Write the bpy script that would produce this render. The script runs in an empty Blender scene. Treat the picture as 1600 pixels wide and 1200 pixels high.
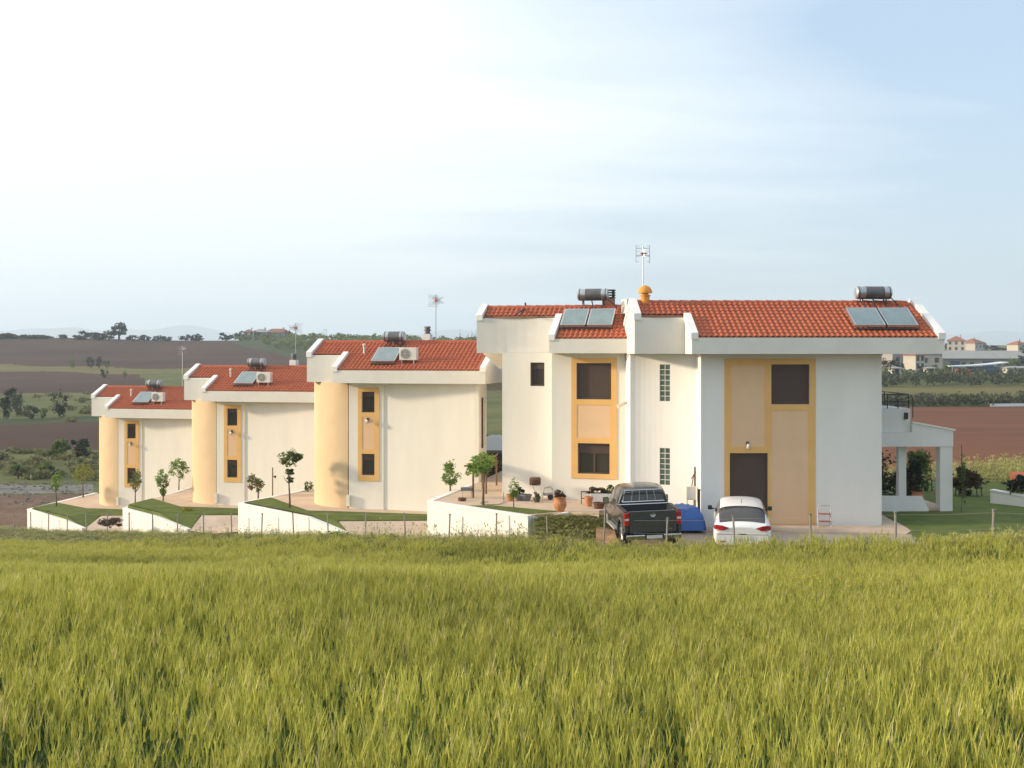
import bpy, bmesh, math, random
import numpy as np
from mathutils import Vector, Matrix, Euler
from mathutils.geometry import tessellate_polygon

R = math.radians
sc = bpy.context.scene
COL = sc.collection
random.seed(7)
rng = np.random.default_rng(11)

# ------------------------------------------------------------------ camera, sky, sun, exposure
EYE, F = 6.25, 1900.0            # eye height above the big house's driveway (m); focal length in photo pixels
cam = bpy.data.cameras.new("camera")
cam.sensor_width = 36.0
cam.lens = 36.0 * F / 1600.0
cam.shift_y = -55.0 / 1600.0
cam.clip_start, cam.clip_end = 0.1, 30000.0
cam_o = bpy.data.objects.new("camera", cam)
COL.objects.link(cam_o)
cam_o.location = (0, 0, EYE)
cam_o.rotation_euler = (R(90), 0, 0)
sc.camera = cam_o

SUN_EL, SUN_AZ = 14.0, -1.0       # degrees; sun due left (-X), SUN_AZ > 0 turns it towards the viewer
sd = Vector((-math.cos(R(SUN_AZ)) * math.cos(R(SUN_EL)), -math.sin(R(SUN_AZ)) * math.cos(R(SUN_EL)), math.sin(R(SUN_EL))))

world = bpy.data.worlds.new("World")
sc.world = world
world.use_nodes = True
wn, wl = world.node_tree.nodes, world.node_tree.links
wn.clear()
w_out = wn.new("ShaderNodeOutputWorld")
w_bg = wn.new("ShaderNodeBackground")
w_bg.inputs["Strength"].default_value = 0.13
sky = wn.new("ShaderNodeTexSky")
sky.sky_type = 'NISHITA'
sky.sun_disc = False
sky.sun_elevation = R(SUN_EL)
sky.sun_rotation = R(-90)
sky.altitude = 100
sky.air_density = 1.0
sky.dust_density = 1.5
sky.ozone_density = 1.5
# thin high cloud: two layers of noise on a cloud plane above, thicker towards the sun
tc = wn.new("ShaderNodeTexCoord")
sep = wn.new("ShaderNodeSeparateXYZ")
wl.new(tc.outputs["Generated"], sep.inputs[0])


def wmath(op, a, b=None, clamp=False):
    n = wn.new("ShaderNodeMath")
    n.operation = op
    n.use_clamp = clamp
    for i, v in enumerate((a, b)):
        if v is None:
            continue
        if isinstance(v, (int, float)):
            n.inputs[i].default_value = v
        else:
            wl.new(v, n.inputs[i])
    return n.outputs[0]


zc = wmath('ADD', wmath('MAXIMUM', sep.outputs[2], 0.0), 0.10)
comb = wn.new("ShaderNodeCombineXYZ")
wl.new(wmath('DIVIDE', sep.outputs[0], zc), comb.inputs[0])
wl.new(wmath('DIVIDE', sep.outputs[1], zc), comb.inputs[1])
n1 = wn.new("ShaderNodeTexNoise")
n1.inputs["Scale"].default_value = 0.8
n1.inputs["Detail"].default_value = 7.0
n1.inputs["Roughness"].default_value = 0.52
n1.inputs["Distortion"].default_value = 0.35
mp = wn.new("ShaderNodeMapping")
mp.inputs["Location"].default_value = (3.2, 1.7, 0.0)
mp.inputs["Rotation"].default_value = (0, 0, R(12))
mp.inputs["Scale"].default_value = (0.6, 1.2, 1.0)
wl.new(comb.outputs[0], mp.inputs[0])
wl.new(mp.outputs[0], n1.inputs["Vector"])
# cover rises towards the sun's side of the sky and overhead
bias = wmath('ADD', wmath('MULTIPLY', sep.outputs[0], -2.1), wmath('MULTIPLY', sep.outputs[2], 0.45))
cov = wmath('ADD', wmath('MULTIPLY', n1.outputs["Fac"], 1.5), wmath('ADD', bias, 0.08))
ramp = wn.new("ShaderNodeValToRGB")
ramp.color_ramp.elements[0].position = 0.26
ramp.color_ramp.elements[0].color = (0.04, 0.04, 0.04, 1)
ramp.color_ramp.elements[1].position = 1.0
ramp.color_ramp.elements[1].color = (1, 1, 1, 1)
wl.new(cov, ramp.inputs[0])
mixc = wn.new("ShaderNodeMix")
mixc.data_type = 'RGBA'
wl.new(ramp.outputs[0], mixc.inputs["Factor"])
veil = wn.new("ShaderNodeMix")           # thin even veil over the clear sky
veil.data_type = 'RGBA'
veil.inputs["Factor"].default_value = 0.65
wl.new(sky.outputs[0], veil.inputs["A"])
veil.inputs["B"].default_value = (2.0, 2.75, 3.75, 1)
wl.new(veil.outputs["Result"], mixc.inputs["A"])
mixc.inputs["B"].default_value = (4.55, 4.8, 4.95, 1)
wl.new(mixc.outputs["Result"], w_bg.inputs["Color"])
wl.new(w_bg.outputs[0], w_out.inputs[0])

sun = bpy.data.lights.new("sun", 'SUN')
sun.energy = 3.7
sun.angle = R(5.0)
sun.color = (1.0, 0.80, 0.57)
sun_o = bpy.data.objects.new("sun", sun)
COL.objects.link(sun_o)
sun_o.location = (-40, 0, 40)
sun_o.rotation_euler = (-sd).to_track_quat('-Z', 'Y').to_euler()

sc.view_settings.view_transform = 'Standard'
sc.view_settings.look = 'None'
sc.view_settings.exposure = 0.97
sc.view_settings.gamma = 1.0
sc.view_settings.use_curve_mapping = False
sc.cycles.max_bounces = 6
sc.cycles.volume_bounces = 1
sc.cycles.transparent_max_bounces = 12


# ------------------------------------------------------------------ helpers
def P(px, py, D):
    """The world point that the photograph shows at (px, py), at distance D."""
    return ((px - 800) * D / F, D, EYE - (py - 545) * D / F)


def tag(o, label=None, cat=None, group=None, kind=None):
    if label: o["label"] = label
    if cat: o["category"] = cat
    if group: o["group"] = group
    if kind: o["kind"] = kind
    return o


def empty(name, loc, rz=0.0):
    o = bpy.data.objects.new(name, None)
    o.empty_display_size = 0.3
    o.location = loc
    o.rotation_euler = (0, 0, rz)
    COL.objects.link(o)
    return o


def thing(name, label, cat, loc, rz=0.0, group=None):
    return tag(empty(name, loc, rz), label, cat, group)


class MB:
    """Collects geometry and links it as ONE mesh object."""

    def __init__(s):
        s.v, s.f, s.m = [], [], []

    def face(s, pts, mi=0):
        n = len(s.v)
        s.v += [tuple(p) for p in pts]
        s.f.append(list(range(n, n + len(pts))))
        s.m.append(mi)

    def box(s, x0, y0, z0, x1, y1, z1, mi=0):
        s.hexa([(x0, y0, z0), (x1, y0, z0), (x1, y1, z0), (x0, y1, z0), (x0, y0, z1), (x1, y0, z1), (x1, y1, z1), (x0, y1, z1)], mi)

    def hexa(s, p, mi=0):
        n = len(s.v)
        s.v += [tuple(q) for q in p]
        for f in ((0, 3, 2, 1), (4, 5, 6, 7), (0, 1, 5, 4), (1, 2, 6, 5), (2, 3, 7, 6), (3, 0, 4, 7)):
            s.f.append([n + i for i in f])
            s.m.append(mi)

    def prism(s, poly, z0, z1, mi=0):
        """poly: (x, y) points; z0, z1 numbers or functions of (x, y)."""
        g0 = z0 if callable(z0) else (lambda x, y: z0)
        g1 = z1 if callable(z1) else (lambda x, y: z1)
        n, k = len(s.v), len(poly)
        s.v += [(x, y, g0(x, y)) for x, y in poly] + [(x, y, g1(x, y)) for x, y in poly]
        s.f.append([n + i for i in range(k)][::-1]); s.m.append(mi)
        s.f.append([n + k + i for i in range(k)]); s.m.append(mi)
        for i in range(k):
            j = (i + 1) % k
            s.f.append([n + i, n + j, n + k + j, n + k + i]); s.m.append(mi)

    def tube(s, pts, rad, n=8, mi=0, caps=True):
        pts = [Vector(p) for p in pts]
        if isinstance(rad, (int, float)):
            rad = [rad] * len(pts)
        base = len(s.v)
        for i, p in enumerate(pts):
            d = (pts[min(i + 1, len(pts) - 1)] - pts[max(i - 1, 0)]).normalized()
            a = Vector((0, 0, 1)) if abs(d.z) < 0.9 else Vector((1, 0, 0))
            u = d.cross(a).normalized(); w = d.cross(u)
            for k in range(n):
                t = 2 * math.pi * k / n
                s.v.append(tuple(p + (u * math.cos(t) + w * math.sin(t)) * rad[i]))
        for i in range(len(pts) - 1):
            for k in range(n):
                k2 = (k + 1) % n
                s.f.append([base + i * n + k, base + i * n + k2, base + (i + 1) * n + k2, base + (i + 1) * n + k]); s.m.append(mi)
        if caps:
            s.f.append([base + k for k in range(n)][::-1]); s.m.append(mi)
            e = base + (len(pts) - 1) * n
            s.f.append([e + k for k in range(n)]); s.m.append(mi)

    def lathe(s, prof, n=16, c=(0, 0, 0), mi=0):
        base = len(s.v)
        for r, z in prof:
            for k in range(n):
                t = 2 * math.pi * k / n
                s.v.append((c[0] + r * math.cos(t), c[1] + r * math.sin(t), c[2] + z))
        for i in range(len(prof) - 1):
            for k in range(n):
                k2 = (k + 1) % n
                s.f.append([base + i * n + k, base + i * n + k2, base + (i + 1) * n + k2, base + (i + 1) * n + k]); s.m.append(mi)
        s.f.append([base + k for k in range(n)][::-1]); s.m.append(mi)
        e = base + (len(prof) - 1) * n
        s.f.append([e + k for k in range(n)]); s.m.append(mi)

    def mesh(s, name, mats, smooth=False):
        me = bpy.data.meshes.new(name)
        me.from_pydata(s.v, [], s.f)
        if not isinstance(mats, (list, tuple)): mats = [mats]
        for m in mats: me.materials.append(m)
        if len(mats) > 1: me.polygons.foreach_set("material_index", s.m)
        if smooth: me.polygons.foreach_set("use_smooth", [True] * len(me.polygons))
        me.update()
        return me

    def build(s, name, mats, parent=None, smooth=False, loc=None, rot=None, bevel=0.0):
        return put(name, s.mesh(name, mats, smooth), parent, loc, rot, bevel)


def put(name, me, parent=None, loc=None, rot=None, bevel=0.0):
    o = bpy.data.objects.new(name, me)
    COL.objects.link(o)
    if parent: o.parent = parent
    if loc: o.location = loc
    if rot: o.rotation_euler = rot
    if bevel:
        b = o.modifiers.new("bevel", 'BEVEL')
        b.width = bevel; b.segments = 2; b.limit_method = 'ANGLE'; b.angle_limit = R(35)
    return o


def copy_tree(o, parent=None):
    c = o.copy()
    COL.objects.link(c)
    c.parent = parent
    for ch in list(o.children): copy_tree(ch, c)
    return c


# ------------------------------------------------------------------ materials
def mat(name, col, rough=0.8, var=0.0, scale=6.0, bump=0.0, bscale=None, metal=0.0, spec=0.5, detail=5.0, col2=None, rnd=0.0, coat=0.0, stretch=None):
    """Principled with noise-varied base colour (towards col2 or darker), fine relief, and a per-object tint."""
    m = bpy.data.materials.new(name)
    m.use_nodes = True
    nt = m.node_tree
    N, L = nt.nodes, nt.links
    b = N["Principled BSDF"]
    b.inputs["Roughness"].default_value = rough
    b.inputs["Metallic"].default_value = metal
    b.inputs["Specular IOR Level"].default_value = spec
    b.inputs["Coat Weight"].default_value = coat
    c4 = (*col, 1)
    b.inputs["Base Color"].default_value = c4
    out = None
    if var or bump or col2:
        t = N.new("ShaderNodeTexCoord")
        src = t.outputs["Object"]
        if stretch:
            mpn = N.new("ShaderNodeMapping"); mpn.inputs["Scale"].default_value = stretch
            L.new(src, mpn.inputs[0]); src = mpn.outputs[0]
    if var or col2:
        n = N.new("ShaderNodeTexNoise")
        n.inputs["Scale"].default_value = scale
        n.inputs["Detail"].default_value = detail
        n.inputs["Roughness"].default_value = 0.6
        L.new(src, n.inputs["Vector"])
        rp = N.new("ShaderNodeValToRGB")
        rp.color_ramp.elements[0].position = 0.32
        rp.color_ramp.elements[1].position = 0.68
        lo = col2 if col2 else tuple(c * (1 - var) for c in col)
        rp.color_ramp.elements[0].color = (*lo, 1)
        rp.color_ramp.elements[1].color = (*(tuple(min(1, c * (1 + var * 0.5)) for c in col) if not col2 else col), 1)
        L.new(n.outputs["Fac"], rp.inputs[0])
        out = rp.outputs[0]
    if rnd:
        oi = N.new("ShaderNodeObjectInfo")
        hsv = N.new("ShaderNodeHueSaturation")
        mr = N.new("ShaderNodeMapRange")
        mr.inputs["To Min"].default_value = 1 - rnd
        mr.inputs["To Max"].default_value = 1 + rnd
        L.new(oi.outputs["Random"], mr.inputs[0])
        L.new(mr.outputs[0], hsv.inputs["Value"])
        mr2 = N.new("ShaderNodeMapRange")
        mr2.inputs["To Min"].default_value = 0.5 - rnd * 0.05
        mr2.inputs["To Max"].default_value = 0.5 + rnd * 0.05
        mm = N.new("ShaderNodeMath"); mm.operation = 'FRACT'
        m3 = N.new("ShaderNodeMath"); m3.operation = 'MULTIPLY'; m3.inputs[1].default_value = 7.31
        L.new(oi.outputs["Random"], m3.inputs[0]); L.new(m3.outputs[0], mm.inputs[0]); L.new(mm.outputs[0], mr2.inputs[0])
        L.new(mr2.outputs[0], hsv.inputs["Hue"])
        if out: L.new(out, hsv.inputs["Color"])
        else: hsv.inputs["Color"].default_value = c4
        out = hsv.outputs[0]
    if out: L.new(out, b.inputs["Base Color"])
    if bump:
        n2 = N.new("ShaderNodeTexNoise")
        n2.inputs["Scale"].default_value = bscale or scale * 4
        n2.inputs["Detail"].default_value = 4
        L.new(src, n2.inputs["Vector"])
        bp = N.new("ShaderNodeBump")
        bp.inputs["Strength"].default_value = bump
        bp.inputs["Distance"].default_value = 0.02
        L.new(n2.outputs["Fac"], bp.inputs["Height"])
        L.new(bp.outputs[0], b.inputs["Normal"])
    return m


def leaf_mat(name, cols, trans=0.45, rough=0.6):
    """Leaves: one colour of the list per leaf, some light passing through."""
    m = bpy.data.materials.new(name)
    m.use_nodes = True
    N, L = m.node_tree.nodes, m.node_tree.links
    b = N["Principled BSDF"]
    b.inputs["Roughness"].default_value = rough
    b.inputs["Specular IOR Level"].default_value = 0.3
    g = N.new("ShaderNodeNewGeometry")
    rp = N.new("ShaderNodeValToRGB")
    while len(rp.color_ramp.elements) < len(cols): rp.color_ramp.elements.new(0.5)
    for i, c in enumerate(cols):
        rp.color_ramp.elements[i].position = i / max(1, len(cols) - 1)
        rp.color_ramp.elements[i].color = (*c, 1)
    L.new(g.outputs["Random Per Island"], rp.inputs[0])
    L.new(rp.outputs[0], b.inputs["Base Color"])
    tr = N.new("ShaderNodeBsdfTranslucent")
    L.new(rp.outputs[0], tr.inputs["Color"])
    mx = N.new("ShaderNodeMixShader")
    mx.inputs[0].default_value = trans
    L.new(b.outputs[0], mx.inputs[1]); L.new(tr.outputs[0], mx.inputs[2])
    L.new(mx.outputs[0], N["Material Output"].inputs[0])
    return m


def attr_leaf_mat(name, trans=0.3):
    """Blades coloured by a colour attribute of the mesh, with a slow drift of tint across the field."""
    m = bpy.data.materials.new(name)
    m.use_nodes = True
    N, L = m.node_tree.nodes, m.node_tree.links
    b = N["Principled BSDF"]
    b.inputs["Roughness"].default_value = 0.55
    b.inputs["Specular IOR Level"].default_value = 0.35
    a = N.new("ShaderNodeVertexColor"); a.layer_name = "tint"
    g = N.new("ShaderNodeNewGeometry")
    n = N.new("ShaderNodeTexNoise"); n.inputs["Scale"].default_value = 0.22; n.inputs["Detail"].default_value = 5
    L.new(g.outputs["Position"], n.inputs["Vector"])
    mr = N.new("ShaderNodeMapRange")
    mr.inputs["From Min"].default_value = 0.3; mr.inputs["From Max"].default_value = 0.7
    mr.inputs["To Min"].default_value = 0.80; mr.inputs["To Max"].default_value = 1.18
    L.new(n.outputs["Fac"], mr.inputs[0])
    hs = N.new("ShaderNodeHueSaturation")
    L.new(a.outputs[0], hs.inputs["Color"]); L.new(mr.outputs[0], hs.inputs["Value"])
    L.new(hs.outputs[0], b.inputs["Base Color"])
    tr = N.new("ShaderNodeBsdfTranslucent"); L.new(hs.outputs[0], tr.inputs["Color"])
    mx = N.new("ShaderNodeMixShader"); mx.inputs[0].default_value = trans
    L.new(b.outputs[0], mx.inputs[1]); L.new(tr.outputs[0], mx.inputs[2])
    L.new(mx.outputs[0], N["Material Output"].inputs[0])
    return m


M = {}
M['plaster'] = mat("cream_plaster", (0.765, 0.73, 0.65), 0.9, 0.045, 1.3, 0.12, 60, spec=0.2, stretch=(1, 1, .22))
M['white_plaster'] = mat("white_plaster", (0.775, 0.755, 0.715), 0.9, 0.045, 1.2, 0.12, 60, spec=0.2, stretch=(1, 1, .22))
M['yellow_plaster'] = mat("yellow_plaster", (0.67, 0.50, 0.31), 0.9, 0.05, 1.0, 0.12, 60, spec=0.2)
M['orange_plaster'] = mat("orange_plaster", (0.74, 0.445, 0.165), 0.9, 0.06, 1.5, 0.1, 60, spec=0.2)
M['peach_plaster'] = mat("peach_plaster", (0.72, 0.49, 0.30), 0.9, 0.05, 1.5, 0.1, 60, spec=0.2)
M['fascia'] = mat("fascia_paint", (0.73, 0.705, 0.64), 0.85, 0.07, 0.8, 0.1, 40, spec=0.2)
M['coping'] = mat("white_coping", (0.82, 0.80, 0.76), 0.8, 0.05, 2.0, spec=0.3)
M['tile'] = mat("terracotta_tile", (0.43, 0.118, 0.056), 0.85, 0.14, 7.0, 0.2, 30, rnd=0.06, spec=0.3)
M['tile_under'] = mat("roof_mortar", (0.22, 0.08, 0.045), 0.9, 0.3, 3.0)
M['eave'] = mat("eave_mortar", (0.36, 0.22, 0.15), 0.9, 0.2, 5.0)
M['shutter'] = mat("brown_shutter", (0.075, 0.046, 0.036), 0.5, 0.08, 3.0)
M['frame_brown'] = mat("brown_frame", (0.085, 0.05, 0.035), 0.45)
M['wood'] = mat("brown_wood", (0.16, 0.075, 0.035), 0.6, 0.3, 6, stretch=(1, 1, 0.1))
M['glass'] = mat("dark_glass", (0.05, 0.045, 0.04), 0.08, spec=0.8)
M['glass_block'] = mat("glass_block", (0.075, 0.115, 0.09), 0.15, 0.35, 5, 0.5, 25, spec=0.7, rnd=0.2)
M['mortar'] = mat("pale_mortar", (0.62, 0.6, 0.55), 0.9)
M['alu'] = mat("brushed_aluminium", (0.55, 0.57, 0.58), 0.35, 0.1, 8, metal=0.9)
M['steel_dark'] = mat("dark_steel", (0.06, 0.06, 0.065), 0.5, metal=0.5)
M['galv'] = mat("galvanised_steel", (0.42, 0.43, 0.42), 0.55, 0.2, 9, metal=0.5)
M['tank'] = mat("tank_metal", (0.46, 0.47, 0.48), 0.36, 0.15, 3, metal=0.75)
M['tank_dark'] = mat("tank_band", (0.13, 0.13, 0.135), 0.5, 0.2, 4, metal=0.3)
M['solar'] = mat("solar_glass", (0.17, 0.235, 0.235), 0.22, 0.25, 1.5, spec=0.7, coat=0.5)
M['ac_white'] = mat("aged_white_metal", (0.68, 0.66, 0.60), 0.6, 0.1, 4)
M['black'] = mat("black_plastic", (0.02, 0.02, 0.022), 0.5)
M['orange_paint'] = mat("orange_paint", (0.72, 0.30, 0.03), 0.6, 0.15, 5)
M['brick'] = mat("chimney_brick", (0.42, 0.36, 0.32), 0.9, 0.2, 8, 0.4, 20)
M['redbrick'] = mat("red_brick", (0.30, 0.14, 0.10), 0.9, 0.25, 9, 0.4, 20)
M['wire'] = mat("dull_wire", (0.22, 0.22, 0.21), 0.6, metal=0.3)
M['antenna'] = mat("antenna_metal", (0.45, 0.44, 0.43), 0.4, metal=0.7)
M['antenna_red'] = mat("antenna_red_cap", (0.5, 0.16, 0.08), 0.5)
M['lawn'] = mat("mown_lawn", (0.132, 0.160, 0.040), 0.95, 0.3, 1.1, 0.9, 40, col2=(0.080, 0.112, 0.025), spec=0.15)
M['paving'] = mat("peach_paving", (0.56, 0.43, 0.32), 0.9, 0.12, 1.3, 0.2, 30, spec=0.2)
M['concrete'] = mat("driveway_concrete", (0.52, 0.42, 0.335), 0.92, 0.18, 0.8, 0.3, 25, spec=0.2)
M['soil'] = mat("brown_soil", (0.16, 0.105, 0.075), 0.95, 0.3, 0.7, 0.8, 6, spec=0.1)
M['earth'] = mat("orange_earth", (0.40, 0.24, 0.14), 0.95, 0.25, 2.0, 0.8, 9, spec=0.1)
M['plough'] = mat("ploughed_soil", (0.088, 0.048, 0.034), 0.95, 0.3, 0.02, 0.5, 0.8, col2=(0.046, 0.027, 0.021), spec=0.1)
M['redsoil'] = mat("red_soil", (0.185, 0.082, 0.042), 0.95, 0.25, 0.06, 0.9, 1.2, col2=(0.125, 0.055, 0.034), spec=0.1, stretch=(0.3, 3.0, 1))
M['grassland'] = mat("rough_grass", (0.135, 0.14, 0.05), 0.95, 0.3, 0.12, 0.8, 2.0, col2=(0.075, 0.088, 0.035), spec=0.1)
M['darkgrass'] = mat("dark_grass", (0.07, 0.085, 0.033), 0.95, 0.3, 0.1, 0.8, 2.0, col2=(0.04, 0.055, 0.024), spec=0.1)
M['yellowfield'] = mat("yellow_field", (0.165, 0.14, 0.052), 0.95, 0.2, 0.05, 0.4, 2.0, col2=(0.12, 0.112, 0.04), spec=0.1)
M['gravel'] = mat("grey_gravel", (0.24, 0.235, 0.225), 0.95, 0.3, 0.7, 0.9, 8, col2=(0.12, 0.105, 0.085), spec=0.1)
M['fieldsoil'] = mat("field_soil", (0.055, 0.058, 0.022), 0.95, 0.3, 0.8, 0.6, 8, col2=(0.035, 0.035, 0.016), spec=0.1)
M['verge'] = mat("dry_verge", (0.21, 0.16, 0.085), 0.95, 0.3, 0.5, 0.8, 8, col2=(0.13, 0.115, 0.05), spec=0.1)
M['mountain'] = mat("far_mountain", (0.07, 0.085, 0.06), 0.95, 0.3, 0.002, spec=0.1)
M['bark'] = mat("bark", (0.13, 0.095, 0.065), 0.9, 0.3, 12, 0.5, 30)
M['leaf_bright'] = leaf_mat("fresh_leaves", [(0.09, 0.17, 0.028), (0.17, 0.28, 0.05), (0.26, 0.36, 0.07)])
M['leaf_mid'] = leaf_mat("green_leaves", [(0.065, 0.105, 0.025), (0.12, 0.17, 0.045), (0.18, 0.22, 0.06)])
M['leaf_dark'] = leaf_mat("dark_leaves", [(0.010, 0.018, 0.010), (0.02, 0.032, 0.015), (0.034, 0.048, 0.02)])
M['leaf_olive'] = leaf_mat("olive_leaves", [(0.05, 0.065, 0.035), (0.085, 0.10, 0.055), (0.12, 0.13, 0.07)])
M['leaf_yellow'] = leaf_mat("yellow_leaves", [(0.25, 0.22, 0.02), (0.38, 0.33, 0.03), (0.16, 0.20, 0.03)])
M['leaf_lime'] = leaf_mat("lime_leaves", [(0.13, 0.17, 0.025), (0.21, 0.24, 0.04), (0.30, 0.29, 0.06)])
M['leaf_scrub'] = leaf_mat("scrub_leaves", [(0.10, 0.11, 0.045), (0.16, 0.165, 0.065), (0.20, 0.19, 0.09)])
M['leaf_red'] = leaf_mat("red_brown_leaves", [(0.06, 0.025, 0.015), (0.10, 0.045, 0.02), (0.05, 0.055, 0.02)])
M['leaf_grey'] = leaf_mat("grey_green_leaves", [(0.14, 0.17, 0.10), (0.20, 0.23, 0.15), (0.10, 0.13, 0.07)])
M['flower_pink'] = leaf_mat("pink_green_leaves", [(0.06, 0.12, 0.02), (0.09, 0.15, 0.03), (0.35, 0.12, 0.10)])
M['weed_purple'] = leaf_mat("purple_weed_leaves", [(0.16, 0.10, 0.10), (0.12, 0.12, 0.05), (0.24, 0.16, 0.15)])
M['terracotta'] = mat("clay_pot", (0.50, 0.21, 0.09), 0.85, 0.2, 6)
M['truck_paint'] = mat("dark_grey_metallic_paint", (0.085, 0.088, 0.095), 0.32, 0.08, 2, metal=0.55, coat=0.6)
M['car_white'] = mat("white_car_paint", (0.80, 0.79, 0.77), 0.35, coat=0.6)
M['car_glass'] = mat("tinted_car_glass", (0.035, 0.032, 0.028), 0.06, spec=0.8)
M['rubber'] = mat("tyre_rubber", (0.025, 0.025, 0.026), 0.85, 0.2, 10)
M['rim'] = mat("alloy_rim", (0.5, 0.5, 0.51), 0.35, metal=0.8)
M['chrome'] = mat("chrome_trim", (0.62, 0.62, 0.62), 0.18, metal=1.0)
M['redlamp'] = mat("red_lamp_lens", (0.36, 0.015, 0.018), 0.3, coat=0.3)
M['clearlamp'] = mat("clear_lamp_lens", (0.62, 0.58, 0.55), 0.15, coat=0.8)
M['bedliner'] = mat("black_bed_liner", (0.018, 0.019, 0.026), 0.6, 0.2, 5)
M['tarp'] = mat("blue_tarpaulin", (0.035, 0.13, 0.42), 0.55, 0.15, 3, 0.4, 5)
M['plastic_grey'] = mat("grey_plastic", (0.16, 0.17, 0.17), 0.5)
M['rust'] = mat("rusty_iron", (0.13, 0.06, 0.035), 0.85, 0.3, 6)
M['cream_metal'] = mat("cream_metal", (0.66, 0.62, 0.50), 0.6, 0.1, 5)
M['red_paint'] = mat("red_paint", (0.38, 0.10, 0.07), 0.6)
M['far_white'] = mat("pale_render", (0.46, 0.43, 0.37), 0.9, 0.05, 0.5)
M['far_grey'] = mat("grey_render", (0.30, 0.285, 0.265), 0.9, 0.08, 0.5)
M['far_roof'] = mat("far_red_roof", (0.30, 0.11, 0.065), 0.9, 0.15, 0.6)
M['far_tin'] = mat("grey_sheet_roof", (0.30, 0.29, 0.275), 0.7, 0.1, 0.3)
M['far_blue'] = mat("blue_sheet", (0.05, 0.09, 0.18), 0.7, 0.1, 0.3)
M['far_red'] = mat("red_sheet", (0.42, 0.09, 0.08), 0.7)
M['far_whiteroof'] = mat("white_sheet_roof", (0.70, 0.72, 0.75), 0.6)

# ------------------------------------------------------------------ the lie of the land
FX, FY, FS = 11.84, 30.0, 2.577            # fence: first post, spacing
FU, FN, FC = (-0.687, 0.726), (0.726, 0.687), 29.2


def fence_pt(k):
    return FX - 1.7715 * k, FY + 1.872 * k


K_ = [-30, -12, -5, 0, 3, 4.2, 6.4, 8, 11, 13.6, 18.7, 22, 26, 34, 60]
ZF = [4.6, 3.2, 2.2, 1.2, 0.27, -0.12, -0.52, -0.95, -1.62, -2.36, -3.60, -4.45, -5.35, -6.4, -7.2]
ZY = [0.0, 0.0, -0.1, -0.1, -0.2, -0.4, -0.90, -1.38, -2.12, -2.86, -4.10, -4.95, -5.6, -6.5, -7.2]
LD = [60, 84, 95, 110, 135, 175, 190, 260, 350, 385, 470, 560, 640, 900, 1500, 3000, 8000]
LZ = [-3.6, -4.5, -4.95, -5.35, -5.15, -4.4, -4.25, -2.9, -0.2, 0.8, 5.2, 10.6, 11.4, 0, -20, -30, -30]
RD = [40, 47, 68, 110, 150, 165, 230, 260, 330, 400, 600, 750, 900, 1500, 3000, 8000]
RZ = [-0.12, -0.12, -0.2, -0.75, -0.9, -0.95, -1.05, -0.6, 0.5, 2.0, 5.9, 7.8, 6.0, -20, -30, -30]


def sstep(a, b, x):
    t = np.clip((x - a) / (b - a), 0, 1)
    return t * t * (3 - 2 * t)


def hgt(x, y):
    x = np.asarray(x, float); y = np.asarray(y, float)
    s = FN[0] * x + FN[1] * y - FC
    k = ((x - FX) * FU[0] + (y - FY) * FU[1]) / FS
    zf = np.interp(k, K_, ZF); zy = np.interp(k, K_, ZY)
    und = 0.10 * np.sin(0.21 * x + 0.13 * y) + 0.07 * np.sin(0.43 * y - 0.16 * x + 1.0)
    near = zf - (np.interp(k, [-4, 0, 4, 9, 20], [0.18, 0.30, 0.54, 0.64, 0.80]) * sstep(-0.3, -5.0, s) + 0.15 * sstep(0, -2, s)) * (1 - 0.8 * sstep(-13, -26, s)) + 0.0736 * np.clip(-s, 0, 60) + und * sstep(-2, -9, s)
    yard = zf + (zy - zf) * sstep(0.2, 1.8, s)
    z = np.where(s < 0, near, yard)
    px = 800 + F * x / np.maximum(y, 1.0)
    w = sstep(300, 1320, px)
    zb = (1 - w) * np.interp(y, LD, LZ) + w * np.interp(y, RD, RZ)
    far = np.clip((y - 120) / 400, 0, 1)
    zb = zb + far * (0.5 * np.sin(x * 0.021 + 1.3) + 0.4 * np.sin(x * 0.047 + y * 0.01))
    tb = np.maximum(sstep(22, 45, s), sstep(76, 95, y)) * sstep(0, 5, s)
    return z + (zb - z) * tb


def gz(x, y):
    return float(hgt(x, y))


def edge_of_field(k):
    """How far short of the fence the wheat ends."""
    return np.interp(k, [-6, 0, 4, 8, 14, 20, 26], [1.2, 1.3, 1.6, 2.2, 3.2, 4.8, 6.0])


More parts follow.
